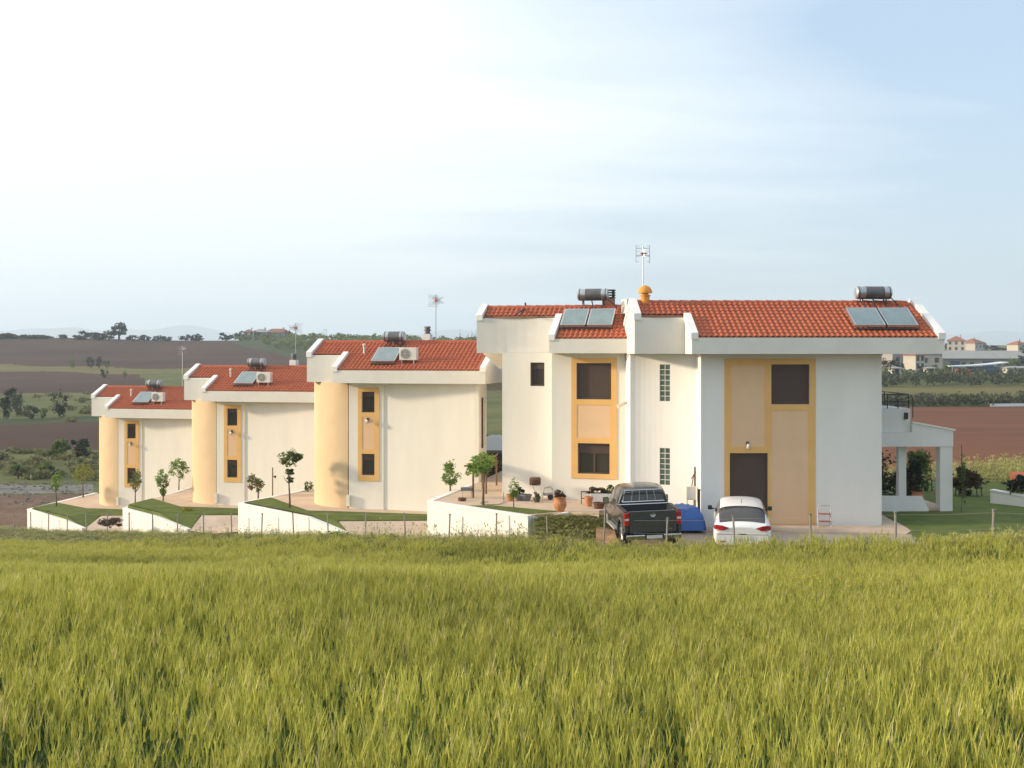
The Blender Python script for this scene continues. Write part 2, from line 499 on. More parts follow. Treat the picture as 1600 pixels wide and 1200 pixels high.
def region(x, y):
    s = FN[0] * x + FN[1] * y - FC
    k = ((x - FX) * FU[0] + (y - FY) * FU[1]) / FS
    px = 800 + F * x / np.maximum(y, 1.0)
    D = y * (1 + rng.normal(0, 0.0015, x.shape) + 0.02 * np.sin(x * 0.05) + 0.012 * np.sin(x * 0.17 + 2))
    r = np.full(x.shape, 'verge', dtype=object)
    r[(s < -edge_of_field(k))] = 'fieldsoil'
    yard = (s > 0.0)
    r[yard] = 'verge'
    r[yard & (k > 20) & (D > 60)] = 'soil'
    far = yard & (y > 84)
    lf = far & (px < 1050)
    r[lf] = 'grassland'
    r[lf & (D < 92)] = 'soil'
    r[lf & (D >= 93) & (D < 101) & (px < 145)] = 'gravel'
    r[lf & (D >= 135) & (D < 175)] = 'plough'
    r[lf & (D >= 175) & (D < 190)] = 'darkgrass'
    r[lf & (D >= 190) & (D < 260)] = 'grassland'
    r[lf & (D >= 262) & (D < 350) & (px < 235 - (D - 262) * 0.2)] = 'plough'
    r[lf & (D >= 262) & (D < 350) & (px >= 235 - (D - 262) * 0.2)] = 'grassland'
    r[lf & (D >= 350) & (D < 385)] = 'yellowfield'
    r[lf & (D >= 385) & (px < 300 + np.clip(620 - D, 0, 235) * 0.85)] = 'plough'
    r[lf & (D >= 385) & (px >= 300 + np.clip(620 - D, 0, 235) * 0.85)] = 'darkgrass'
    r[lf & (D >= 640)] = 'darkgrass'
    rt = yard & (px >= 1050) & (y > 44)
    r[rt] = 'darkgrass'
    r[rt & (D >= 68) & (D < 150)] = 'redsoil'
    r[rt & (D >= 150) & (D < 166)] = 'darkgrass'
    r[rt & (D >= 166) & (D < 230)] = 'yellowfield'
    r[rt & (D >= 230) & (D < 480)] = 'grassland'
    r[rt & (D >= 480)] = 'yellowfield'
    r[(px >= 700) & (px < 1050) & yard & (y > 90) & (y < 300)] = 'grassland'
    return r


def build_terrain():
    az = np.concatenate([np.arange(-30, 30.01, 0.22), np.arange(33, 330, 3.0)])
    az = np.radians(az)
    rad = np.concatenate([[0.8], 1.6 * 1.0155 ** np.arange(0, 256), 82.5 * 1.006 ** np.arange(0, 345), 655 * 1.03 ** np.arange(0, 80)])
    rad = rad[rad < 6500]
    A, Rr = np.meshgrid(az, rad)
    X = Rr * np.sin(A); Y = Rr * np.cos(A)
    Z = hgt(X, Y)
    na, nr = len(az), len(rad)
    V = np.stack([X, Y, Z], -1).reshape(-1, 3)
    V = np.vstack([V, [[0, 0, gz(0, 0)]]])
    idx = np.arange(na * nr).reshape(nr, na)
    a = idx[:-1, :]; b = np.roll(a, -1, 1); c = np.roll(idx[1:, :], -1, 1); d = idx[1:, :]
    Q = np.stack([a, b, c, d], -1).reshape(-1, 4)
    cen = V[Q].mean(1)
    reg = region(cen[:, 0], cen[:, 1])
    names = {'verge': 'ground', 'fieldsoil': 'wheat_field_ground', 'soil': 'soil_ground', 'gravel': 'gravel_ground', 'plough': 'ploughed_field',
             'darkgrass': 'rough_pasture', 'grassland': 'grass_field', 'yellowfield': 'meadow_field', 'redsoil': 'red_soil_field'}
    labs = {'verge': 'dry grassy verge along the wire fence', 'fieldsoil': 'dark soil under the green wheat', 'soil': 'bare brown soil beside the lowest house',
            'gravel': 'grey gravel patch beyond the lowest garden', 'plough': 'brown ploughed fields on the left hillside', 'darkgrass': 'dark rough pasture and hillside',
            'grassland': 'rough green grassland beyond the houses', 'yellowfield': 'pale yellow-green hay field', 'redsoil': 'red ploughed soil behind the big house'}
    for key in names:
        sel = Q[reg == key]
        if not len(sel): continue
        used, inv = np.unique(sel, return_inverse=True)
        me = bpy.data.meshes.new(names[key])
        me.vertices.add(len(used)); me.vertices.foreach_set("co", V[used].ravel())
        n = len(sel)
        me.loops.add(n * 4); me.loops.foreach_set("vertex_index", inv.astype(np.int32).ravel())
        me.polygons.add(n); me.polygons.foreach_set("loop_start", np.arange(0, 4 * n, 4, dtype=np.int32))
        me.polygons.foreach_set("use_smooth", np.ones(n, bool))
        me.materials.append(M[key]); me.update(calc_edges=True); me.validate()
        o = put(names[key], me); tag(o, labs[key], None, None, 'structure')


build_terrain()

# far mountains
def mountain(name, label, D, x0, x1, base, peak, seed):
    r = random.Random(seed)
    n, mb = 90, MB()
    ph = [r.uniform(0, 6.28) for _ in range(5)]
    top = []
    for i in range(n + 1):
        t = i / n
        e = math.sin(math.pi * t) ** 0.6
        hh = base + (peak - base) * e * (0.62 + 0.18 * math.sin(6 * t + ph[0]) + 0.12 * math.sin(13 * t + ph[1]) + 0.06 * math.sin(29 * t + ph[2]) + 0.03 * math.sin(61 * t + ph[3]))
        top.append((x0 + (x1 - x0) * t, hh))
    rows = []
    for j, (dy, f) in enumerate([(-900, 0.0), (-550, 0.35), (-250, 0.75), (0, 1.0), (350, 0.7), (900, 0.0)]):
        rows.append([(x, D + dy + 60 * math.sin(x * 0.004 + j), base + (z - base) * (f if f in (0, 1) else f + 0.06 * math.sin(x * 0.011 + j * 2))) for x, z in top])
    for j in range(len(rows) - 1):
        for i in range(n):
            mb.face([rows[j][i], rows[j][i + 1], rows[j + 1][i + 1], rows[j + 1][i]])
    tag(mb.build(name, M['mountain'], smooth=True), label, None, None, 'structure')


mountain("mountain", "far blue mountain ridge on the left horizon", 9300, -4300, 500, -35, 300, 3)
mountain("mountain", "far blue mountain ridge on the right horizon", 9000, -300, 5500, -35, 250, 8)
mountain("mountain", "low far ridge behind the left hill", 8000, -5600, -1900, -35, 190, 5)

# ------------------------------------------------------------------ wall building along a plan path
def path(pts):
    us = [0.0]
    for a, b in zip(pts, pts[1:]):
        us.append(us[-1] + math.hypot(b[0] - a[0], b[1] - a[1]))

    def seg_n(i):
        a, b = pts[i], pts[i + 1]
        L = math.hypot(b[0] - a[0], b[1] - a[1])
        return ((b[1] - a[1]) / L, -(b[0] - a[0]) / L)
    vn = []
    for i in range(len(pts)):
        c = [seg_n(j) for j in (i - 1, i) if 0 <= j < len(pts) - 1]
        nx, ny = sum(q[0] for q in c), sum(q[1] for q in c)
        L = math.hypot(nx, ny)
        vn.append((nx / L, ny / L))

    def at(u):
        u = min(max(u, 0), us[-1])
        i = 0
        while i < len(us) - 2 and u > us[i + 1]: i += 1
        t = (u - us[i]) / (us[i + 1] - us[i])
        g = lambda p, q: (p[0] + (q[0] - p[0]) * t, p[1] + (q[1] - p[1]) * t)
        (x, y), (nx, ny) = g(pts[i], pts[i + 1]), g(vn[i], vn[i + 1])
        return x, y, nx, ny
    return us, at


def slab(mb, pth, u0, u1, z0, z1, out, inn, holes=(), mi=0):
    """A slab along the path between offsets out and inn, with rectangular holes (u0, u1, z0, z1)."""
    us, at = pth
    cu = {u0, u1} | {u for u in us if u0 < u < u1}
    cz = {z0, z1}
    for h in holes:
        cu |= {h[0], h[1]}; cz |= {h[2], h[3]}
    cu, cz = sorted(cu), sorted(cz)

    def p(u, z, o):
        x, y, nx, ny = at(u)
        return (x + nx * o, y + ny * o, z)

    def solid(i, j):
        if not (0 <= i < len(cu) - 1 and 0 <= j < len(cz) - 1): return False
        um, zm = (cu[i] + cu[i + 1]) / 2, (cz[j] + cz[j + 1]) / 2
        return not any(h[0] < um < h[1] and h[2] < zm < h[3] for h in holes)
    for i in range(len(cu) - 1):
        for j in range(len(cz) - 1):
            if not solid(i, j): continue
            a, b, c, d = cu[i], cu[i + 1], cz[j], cz[j + 1]
            mb.face([p(a, c, out), p(b, c, out), p(b, d, out), p(a, d, out)], mi)
            mb.face([p(b, c, inn), p(a, c, inn), p(a, d, inn), p(b, d, inn)], mi)
            if not solid(i - 1, j): mb.face([p(a, c, inn), p(a, c, out), p(a, d, out), p(a, d, inn)], mi)
            if not solid(i + 1, j): mb.face([p(b, c, out), p(b, c, inn), p(b, d, inn), p(b, d, out)], mi)
            if not solid(i, j - 1): mb.face([p(a, c, out), p(a, c, inn), p(b, c, inn), p(b, c, out)], mi)
            if not solid(i, j + 1): mb.face([p(a, d, inn), p(a, d, out), p(b, d, out), p(b, d, inn)], mi)


def window(house, pth, h, drop=1.0, name="window", leaves=1, depth=0.10):
    """Frame in the hole h, a slatted roller shutter lowered over the share drop of it, glass below."""
    u0, u1, z0, z1 = h
    f = MB()
    fw = 0.05
    hin = [(u0 + fw, u1 - fw, z0 + fw, z1 - fw)]
    slab(f, pth, u0, u1, z0, z1, -depth + 0.03, -depth - 0.05, hin)
    w = f.build(name, M['frame_brown'], house)
    s = MB()
    zb = z1 - fw - (z1 - z0 - 2 * fw) * drop
    z = z1 - fw
    us, at = pth
    while z > zb + 0.02:
        zn = max(z - 0.055, zb)
        slab(s, pth, u0 + fw, u1 - fw, zn + 0.006, z, -depth - 0.005, -depth - 0.03)
        slab(s, pth, u0 + fw, u1 - fw, zn, zn + 0.006, -depth - 0.014, -depth - 0.03)
        z = zn
    s.build("shutter", M['shutter'], w)
    if drop < 0.99:
        g = MB()
        slab(g, pth, u0 + fw, u1 - fw, z0 + fw, zb, -depth - 0.035, -depth - 0.045)
        g.build("pane", M['glass'], w)
        for q in range(1, leaves):
            uu = u0 + (u1 - u0) * q / leaves
            b = MB(); slab(b, pth, uu - 0.035, uu + 0.035, z0 + fw, zb, -depth, -depth - 0.034)
            b.build("mullion", M['frame_brown'], w)
    return w


# ------------------------------------------------------------------ roofs with single tiles
def tile_mesh(w, ln):
    mb = MB()
    prof = [(0, 0.002), (0.10, 0.022), (0.26, 0.040), (0.44, 0.042), (0.60, 0.026), (0.74, 0.006), (0.88, 0.0), (1.0, 0.002)]
    lo = [(x * w, 0, z + 0.022) for x, z in prof]
    hi = [(x * w, ln, z) for x, z in prof]
    bt = [(x, y, z - 0.03) for x, y, z in lo]
    for i in range(len(prof) - 1):
        mb.face([lo[i], lo[i + 1], hi[i + 1], hi[i]])
        mb.face([bt[i], bt[i + 1], lo[i + 1], lo[i]])
    return mb.mesh("tile", M['tile'], smooth=False)


TW, TE = 0.195, 0.24
TILE = tile_mesh(TW + 0.008, 0.34)
rb = MB()
_n = 8
for i in range(_n):
    a0, a1 = math.pi * i / _n, math.pi * (i + 1) / _n
    p = lambda a, x, r: (x, -r * math.cos(a), r * math.sin(a))
    rb.face([p(a0, 0, 0.125), p(a0, 0.44, 0.11), p(a1, 0.44, 0.11), p(a1, 0, 0.125)])
    rb.face([p(a0, 0, 0.10), p(a0, 0, 0.125), p(a1, 0, 0.125), p(a1, 0, 0.10)])
RIDGE = rb.mesh("ridge_tile", M['tile'], smooth=True)


def make_roof(house, x0, xs, x1, ye, ys, yr, yb, zs, zt, m, step_curve=0.0, left_cop=True, right_cop=True):
    """Overhanging roof block with fascia, its step on the left, copings and tiles. Returns the height function of the tile bed."""
    th = math.atan(m)
    top = lambda x, y: zt + m * (y - ye) if y <= yr else zt + m * (yr - ye) - m * (y - yr)
    mb = MB()
    # step part, its front slightly hollow in plan
    n = 8
    front = [(x0 + (xs - x0) * i / n, ys + step_curve * (math.sin(math.pi * i / n))) for i in range(n + 1)]
    mb.prism(front + [(xs, yr), (x0, yr)], zs, top)
    mb.prism([(xs, ye), (x1, ye), (x1, yr), (xs, yr)], zs, top)
    mb.prism([(x0, yr), (x1, yr), (x1, yb), (x0, yb)], zs - 0.0, top)
    mb.build("roof_slab", M['fascia'], house)
    bed = MB()
    e = 0.012
    bed.face([(xs + 0.2, ye + 0.03, top(0, ye + 0.03) + e), (x1 - 0.2, ye + 0.03, top(0, ye + 0.03) + e), (x1 - 0.2, yr, top(0, yr) + e), (xs + 0.2, yr, top(0, yr) + e)])
    bed.face([(x0 + 0.2, ys + 0.06, top(0, ys + 0.06) + e), (xs + 0.2, ys + 0.06, top(0, ys + 0.06) + e), (xs + 0.2, yr, top(0, yr) + e), (x0 + 0.2, yr, top(0, yr) + e)])
    bed.face([(x0 + 0.2, yr, top(0, yr) + e), (x1 - 0.2, yr, top(0, yr) + e), (x1 - 0.2, yb - 0.05, top(0, yb - 0.05) + e), (x0 + 0.2, yb - 0.05, top(0, yb - 0.05) + e)])
    bed.build("roof_bed", M['tile_under'], house)

    def coping(xa, xb, ya, yc, up=0.20):
        c = MB()
        f = lambda y: top(0, y)
        lo = -0.04
        c.hexa([(xa, ya, f(ya) + lo), (xb, ya, f(ya) + lo), (xb, yc, f(yc) + lo), (xa, yc, f(yc) + lo), (xa, ya, f(ya) + up), (xb, ya, f(ya) + up), (xb, yc, f(yc) + up), (xa, yc, f(yc) + up)])
        return c.build("coping", M['coping'], house, bevel=0.012)
    if left_cop:
        coping(x0 - 0.03, x0 + 0.24, ys - 0.04, yr + 0.05)
        coping(x0 - 0.03, x0 + 0.24, yr + 0.052, yb)
    coping(xs - 0.04, xs + 0.22, ye - 0.04, ys + step_curve * 0.0 + 0.02)
    if right_cop:
        coping(x1 - 0.24, x1 + 0.03, ye - 0.04, yr + 0.05)
        coping(x1 - 0.24, x1 + 0.03, yr + 0.052, yb)
    r = random.Random(int(abs(x1) * 1000))
    tl = R(90) * 0 + th
    j, count, rest = 0, 0, MB()
    while ye + TE * j < yr - 0.08:
        y = ye + 0.02 + TE * j
        xa = xs + 0.22 if y < ys + 0.02 else x0 + 0.25
        nx = int(((x1 - 0.25) - xa) / TW + 0.35)
        off = ((x1 - 0.25) - xa - nx * TW) / 2
        for i in range(nx):
            # columns are counted from the right so that they run through the step
            xx = x1 - 0.26 - TW * (i + 1)
            if xx < xa - 0.08: continue
            count += 1
            if count > 300:                      # rows nearest the ridge, past the first three hundred: joined
                mt = Matrix.Translation((xx + r.uniform(-.004, .004), y + r.uniform(-.008, .008), top(0, y) + 0.018)) @ Euler((th - 0.02 + r.uniform(-.012, .012), 0, r.uniform(-.012, .012))).to_matrix().to_4x4()
                b0 = len(rest.v)
                rest.v += [tuple(mt @ q.co) for q in TILE.vertices]
                rest.f += [[b0 + q for q in p_.vertices] for p_ in TILE.polygons]
                rest.m += [0] * len(TILE.polygons)
                continue
            put("tile", TILE, house, (xx + r.uniform(-.004, .004), y + r.uniform(-.008, .008), top(0, y) + 0.018), (th - 0.02 + r.uniform(-.012, .012), r.uniform(-.012, .012), r.uniform(-.012, .012)))
        j += 1
    if rest.v: tag(rest.build("tile_rows", M['tile'], house), kind='stuff')
    ev = MB()
    ev.box(xs + 0.225, ye + 0.004, top(0, ye) - 0.05, x1 - 0.245, ye + 0.10, top(0, ye) + 0.030)
    ev.box(x0 + 0.245, ys + 0.13, top(0, ys) - 0.05, xs - 0.045, ys + 0.20, top(0, ys + .15) + 0.030)
    ev.build("eave_mortar", M['eave'], house)
    x = x0 + 0.24
    while x < x1 - 0.45:
        put("ridge_tile", RIDGE, house, (x, yr, top(0, yr) - 0.02), (0, R(1.5), 0))
        x += 0.40
    return top


# ------------------------------------------------------------------ the three stepped houses
def arc(c, r, a0, a1, n):
    return [(c[0] + r * math.cos(R(a0 + (a1 - a0) * i / n)), c[1] + r * math.sin(R(a0 + (a1 - a0) * i / n))) for i in range(n + 1)]


SMALL_TOP = {}


def wall_lamp(house, x, y, z):
    b = MB()
    b.box(x - 0.05, y - 0.03, z - 0.09, x + 0.05, y, z + 0.09)
    b.tube([(x, y - 0.03, z + 0.05), (x, y - 0.12, z + 0.08), (x, y - 0.14, z + 0.02)], 0.012, 6)
    l = b.build("wall_lamp", M['steel_dark'], house)
    s = MB(); s.lathe([(0.03, 0.0), (0.065, -0.05), (0.06, -0.16), (0.02, -0.19)], 10, (x, y - 0.14, z + 0.02))
    s.build("lamp_shade", M['clearlamp'], l, smooth=True)


def small_house(anchor, base, yaw, label, chim):
    cx = chim or 0.0
    h = thing("house", label, "house", (anchor[0], anchor[1], base), yaw, "stepped cream houses with red tiled roofs")
    zs, dn = 5.62, -1.6
    # rounded yellow corner and left flank
    tp = path([(-2.25, 6.6)] + arc((0, 2.68), 2.6, 200, 268, 20))
    t = MB(); slab(t, tp, 0, tp[0][-1], dn, zs, 0, -0.2)
    t.build("rounded_corner", M['yellow_plaster'], h)
    w = MB()
    pa = path([(0, 0), (1.66, 0)])
    wins = [(0.62, 1.24, 1.45, 2.42), (0.62, 1.24, 4.28, 5.22)]
    slab(w, pa, 0, 1.66, dn, zs, 0, -0.45, wins)
    pb = path([(1.66, 0.06), (6.2, -0.40)])
    slab(w, pb, 0, pb[0][-1], dn, zs, 0, -0.2)
    pr = path([(6.2, -0.395), (6.2, 0.95)])
    side = [(0.45, 1.0, 2.75, 5.0), (0.45, 1.0, 0.02, 2.2)]
    slab(w, pr, 0.0, pr[0][-1], dn, zs, 0.001, -0.2, side)
    # behind it the house falls back under its roof: a two storey covered corner
    slab(w, path([(6.0, 0.95), (4.2, 0.95)]), 0, 1.8, dn, zs, 0, -0.2)
    slab(w, path([(4.2, 1.0), (4.2, 6.6)]), 0, 5.6, dn, zs, 0, -0.2)
    pk = path([(4.2, 6.6), (-2.25, 6.6)])
    slab(w, pk, 0, pk[0][-1], dn, zs, 0, -0.2)
    w.build("wall", M['plaster'], h)
    # painted surround with its inset panel
    s = MB()
    panel = (0.64, 1.22, 2.62, 4.08)
    slab(s, pa, 0.44, 1.46, 1.20, 5.40, 0.03, -0.002, wins + [panel])
    s.build("window_surround", M['orange_plaster'], h)
    q = MB(); slab(q, pa, *panel[:2], *panel[2:], 0.014, -0.002)
    q.build("inset_panel", M['peach_plaster'], h)
    for a in wins: window(h, pa, a, 0.28 if a[2] < 3 else 0.2, leaves=1)
    for a in side: window(h, pr, a, 1.0)
    wall_lamp(h, 0.93, -0.03, 3.95)
    b = MB(); b.box(-0.06, -0.16, 0.05, 0.10, -0.004, 0.55)
    b.build("meter_box", M['ac_white'], h, bevel=0.01)
    top = make_roof(h, -2.3, -0.47, 6.6, -0.75, 0.6, 1.95, 7.0, zs, zs + 0.56, 0.475)
    # slim vent pipe and spout
    v = MB(); v.tube([(0.45, 0.75, top(0, 0.75)), (0.45, 0.75, top(0, 0.75) + 0.42)], 0.05, 8); v.lathe([(0.08, 0), (0.08, 0.07), (0.02, 0.1)], 8, (0.45, 0.75, top(0, 0.75) + 0.40))
    v.build("vent_pipe", M['ac_white'], h)
    if chim:
        c = MB(); c.box(cx - .19, 2.5, zs + 0.8, cx + .19, 2.9, zs + 2.22)
        ch = c.build("chimney", M['white_plaster'], h, bevel=0.01)
        k = MB()
        k.lathe([(0.15, 0), (0.15, 0.06), (0.12, 0.07), (0.12, 0.14), (0.17, 0.15), (0.17, 0.21), (0.12, 0.22), (0.12, 0.27), (0.17, 0.28), (0.14, 0.36)], 14, (cx, 2.7, zs + 2.22))
        k.build("chimney_cowl", M['tank_dark'], ch)
    return h, top


def to_world(h, p):
    return Matrix.Translation(h.location) @ Euler(h.rotation_euler).to_matrix().to_4x4() @ Vector(p)


H3, top3 = small_house((-7.38, 55.0), -0.90, R(-14), "cream house with rounded yellow corner, nearest of the three stepped ones", 2.85)
H2, top2 = small_house((-16.15, 66.5), -2.22, R(-14), "cream house with rounded yellow corner, middle one of three stepped down the slope", 3.35)
H1, top1 = small_house((-24.96, 77.1), -3.70, R(-14), "lowest and farthest cream house with rounded yellow corner", None)

# ------------------------------------------------------------------ the double house
def curve_pts(xa, ya, xb, yb, p=2.0, n=12):
    return [(xa + (xb - xa) * i / n, ya + (yb - ya) * (i / n) ** p) for i in range(n + 1)]


# left half
H4 = thing("house", "left half of the big double house, grill and pergola on its patio", "house", (-0.377, 47.7, 0.47), R(-13), "halves of the big double house")
zs4, dn = 5.61, -1.4
pa4 = path(curve_pts(-0.15, 0.60, 1.99, 0.32))
pb4 = path(curve_pts(1.97, 0.0, 5.9, -0.34, 1.8))
w4 = MB()
wa4 = [(1.16, 1.76, 4.31, 5.24)]
slab(w4, pa4, 0, pa4[0][-1], dn, zs4, 0, -0.2, wa4)
wb4 = [(0.98, 2.36, 3.83, 5.23), (1.03, 2.30, 0.96, 2.14)]
slab(w4, pb4, 0, pb4[0][-1], dn, zs4, 0, -0.4, wb4)
pl4 = path([(-0.15, 7.5), (-0.15, 0.602)])
slab(w4, pl4, 0, pl4[0][-1], dn, zs4, 0.001, -0.2)
w4.build("wall", M['plaster'], H4)
s = MB()
pan4 = (1.0, 2.33, 2.35, 3.62)
slab(s, pb4, 0.78, 2.58, 0.78, 5.42, 0.03, -0.002, wb4 + [pan4])
s.build("window_surround", M['orange_plaster'], H4)
s = MB(); slab(s, pb4, *pan4[:2], *pan4[2:], 0.014, -0.002); s.build("inset_panel", M['peach_plaster'], H4)
window(H4, pa4, wa4[0], 0.25)
window(H4, pb4, wb4[0], 1.0)
window(H4, pb4, wb4[1], 0.33, leaves=2)
top4 = make_roof(H4, -1.23, 2.03, 5.55, -0.8, 0.72, 1.62, 7.6, zs4, zs4 + 0.54, 0.535, step_curve=0.12, right_cop=False)
c = MB(); c.box(3.68, 2.0, zs4 + 1.0, 4.10, 2.42, zs4 + 2.20)
ch = c.build("chimney", M['redbrick'], H4, bevel=0.01)
k = MB()
for q in range(4): k.box(3.65, 1.97, zs4 + 2.21 + q * 0.10, 4.13, 2.45, zs4 + 2.25 + q * 0.10)
for sx in (3.69, 4.03):
    for sy in (2.0, 2.36): k.box(sx, sy, zs4 + 2.20, sx + 0.06, sy + 0.06, zs4 + 2.54)
k.build("chimney_cowl", M['black'], ch)
# security lamp on the wall near the inner corner
x, y, nx, ny = pb4[1](3.05)
b = MB(); b.tube([(x, y, 3.72), (x - 0.02, y - 0.22, 3.80), (x - 0.2, y - 0.42, 3.70)], 0.025, 7); b.box(x - 0.06, y - 0.02, 3.64, x + 0.06, y - 0.002, 3.80)
b.tube([(x - 0.06, y - 0.3, 3.76), (x - 0.34, y - 0.62, 3.60)], [0.06, 0.075], 8)
b.build("security_camera", M['cream_metal'], H4)
v = MB(); v.tube([(0.55, 0.0, top4(0, 1.6) - 0.3), (0.55, 1.7, top4(0, 1.6) + 0.0), (0.55, 1.7, top4(0, 1.6) + 0.22)], 0.035, 7)
v.build("vent_pipe", M['steel_dark'], H4)

# right half
H5 = thing("house", "right half of the big double house, garage door behind the white car", "house", (6.68, 43.0, 0.0), R(1.6), "halves of the big double house")
zs5 = 6.07
pd5 = path([(0, 0), (6.45, 0)])
gar = (1.02, 2.39, 0.02, 2.56)
win5 = (2.50, 3.87, 4.28, 5.70)
w5 = MB()
slab(w5, pd5, 0, 6.45, -0.6, zs5, 0, -0.4, [gar, win5])
pc5 = path(curve_pts(-2.25, 2.05, 0.02, 0.95, 1.6))
gb = [(1.10, 1.50, 4.32, 5.68), (1.10, 1.50, 1.25, 2.61)]
slab(w5, pc5, 0, pc5[0][-1], -0.6, zs5, 0, -0.2, gb)
pe5 = path([(0, 1.3), (0, 0.001)])
slab(w5, pe5, 0, 1.299, -0.6, zs5, 0.001, -0.15)
pr5 = path([(6.45, 0.002), (6.45, 7.2)])
slab(w5, pr5, 0, pr5[0][-1], -0.6, zs5, 0.001, -0.2)
pl5 = path([(-2.25, 7.2), (-2.25, 2.052)])
slab(w5, pl5, 0, pl5[0][-1], -0.6, zs5, 0.001, -0.2)
pk5 = path([(6.45, 7.2), (-2.25, 7.2)])
slab(w5, pk5, 0, pk5[0][-1], -0.6, zs5, 0, -0.2)
w5.build("wall", M['white_plaster'], H5)
s = MB()
panA = (1.06, 2.27, 2.78, 5.66)
panB = (2.50, 3.82, 0.03, 4.06)
slab(s, pd5, 0.83, 4.08, 0.03, 5.90, 0.03, -0.002, [gar, win5, panA, panB])
s.build("window_surround", M['orange_plaster'], H5)
for pn in (panA, panB):
    q = MB(); slab(q, pd5, *pn, 0.014, -0.002); q.build("inset_panel", M['peach_plaster'], H5)
window(H5, pd5, win5, 1.0)
window(H5, pd5, gar, 1.0, name="garage_door")
wall_lamp(H5, 1.65, -0.03, 2.88)
for u0, u1, z0, z1 in gb:
    f = MB()
    nz = 7
    cw, chh = (u1 - u0) / 2, (z1 - z0) / nz
    cells = [(u0 + a * cw + 0.012, u0 + (a + 1) * cw - 0.012, z0 + b_ * chh + 0.012, z0 + (b_ + 1) * chh - 0.012) for a in range(2) for b_ in range(nz)]
    slab(f, pc5, u0, u1, z0, z1, -0.02, -0.12, cells)
    wo = f.build("glass_block_window", M['mortar'], H5)
    for cc in cells:
        g = MB(); slab(g, pc5, *cc, -0.03, -0.11)
        g.build("glass_block", M['glass_block'], wo, bevel=0.012)
top5 = make_roof(H5, -2.27, -0.46, 8.40, -0.8, 0.65, 1.90, 7.8, zs5, zs5 + 0.56, 0.49, step_curve=0.10)
# domed orange chimney pot behind the left coping
k = MB()
k.lathe([(0.17, 0), (0.17, 0.35), (0.2, 0.36), (0.2, 0.40), (0.13, 0.41), (0.13, 0.46), (0.27, 0.47), (0.26, 0.56), (0.21, 0.66), (0.12, 0.73), (0.03, 0.76)], 18, (-1.72, 1.9, top5(0, 1.9) - 0.12))
k.build("chimney_pot", M['orange_paint'], H5, smooth=False)
# rain pipe in the inner corner
k = MB(); k.tube([(-0.07, 0.80, 0.05), (-0.07, 0.80, 2.0)], 0.035, 7); k.build("rain_pipe", M['steel_dark'], H5)

# veranda on the right flank: balcony wall with railing, stepped beam, columns and low wall
yv = 3.4
vb = MB()
vb.prism([(6.455, yv), (8.75, yv + 0.15), (8.75, yv + 3.4), (6.455, yv + 3.4)], 3.05, 3.95)
vb.build("balcony_wall", M['white_plaster'], H5)
vb = MB()
vb.prism([(6.457, yv - 0.03), (10.35, yv - 0.03), (10.35, yv + 3.6), (6.457, yv + 3.6)], 2.50, 3.046)
vb.hexa([(8.754, yv - 0.03, 3.048), (10.35, yv - 0.03, 3.048), (10.35, yv + 0.22, 3.048), (8.754, yv + 0.22, 3.048), (8.754, yv - 0.03, 3.40), (10.35, yv - 0.03, 3.10), (10.35, yv + 0.22, 3.10), (8.754, yv + 0.22, 3.40)])
vb.build("veranda_beam", M['white_plaster'], H5)
cp = MB()
cp.hexa([(8.76, yv - 0.08, 3.404), (10.42, yv - 0.08, 3.104), (10.42, yv + 0.28, 3.104), (8.76, yv + 0.28, 3.404), (8.76, yv - 0.08, 3.47), (10.42, yv - 0.08, 3.17), (10.42, yv + 0.28, 3.17), (8.76, yv + 0.28, 3.47)])
cp.build("coping", M['coping'], H5)
for cx0, cx1, cy0, cy1 in ((9.85, 10.34, yv, yv + 0.45), (8.42, 8.72, yv + 0.5, yv + 0.8), (8.05, 8.33, yv + 2.9, yv + 3.2)):
    cmb = MB(); cmb.box(cx0, cy0, -0.1, cx1, cy1, 2.498); cmb.build("column", M['white_plaster'], H5, bevel=0.015)
lw = MB(); lw.prism([(6.46, yv), (9.15, yv), (9.42, yv), (9.42, yv + 0.22), (6.46, yv + 0.22)], -0.1, lambda x, y: 0.62 if x < 9.3 else 0.08)
lw.build("low_wall", M['white_plaster'], H5, bevel=0.02)
vf = MB(); vf.box(6.46, yv + 0.23, -0.3, 10.3, yv + 3.5, 0.10); vf.build("veranda_floor", M['paving'], H5)
rl = MB()
ra = [(6.47, yv + 0.08), (8.70, yv + 0.2), (8.70, yv + 3.3)]
for zz in (4.50, 4.22, 4.08):
    rl.tube([(x, y, zz) for x, y in ra], 0.022 if zz > 4.4 else 0.016, 6)
rw = rl.build("railing", M['black'], H5)
for i in range(8):
    t = i / 5
    x, y = (6.6 + 2.1 * t, yv + 0.08 + 0.12 * t) if i < 6 else (8.70, yv + 0.2 + (i - 5) * 1.4)
    b = MB(); b.tube([(x, y, 3.94), (x, y, 4.50)], 0.02, 6); b.build("railing_post", M['black'], rw)
b = MB(); b.tube([(8.74, yv + 0.1, 4.5), (8.80, yv + 0.02, 4.35), (8.80, yv + 0.02, 3.6)], 0.018, 6); b.build("rail_end", M['black'], rw)
b = MB(); b.box(8.50, yv + 0.02, 3.55, 8.62, yv + 0.13, 3.80); b.build("outdoor_lamp", M['black'], H5)

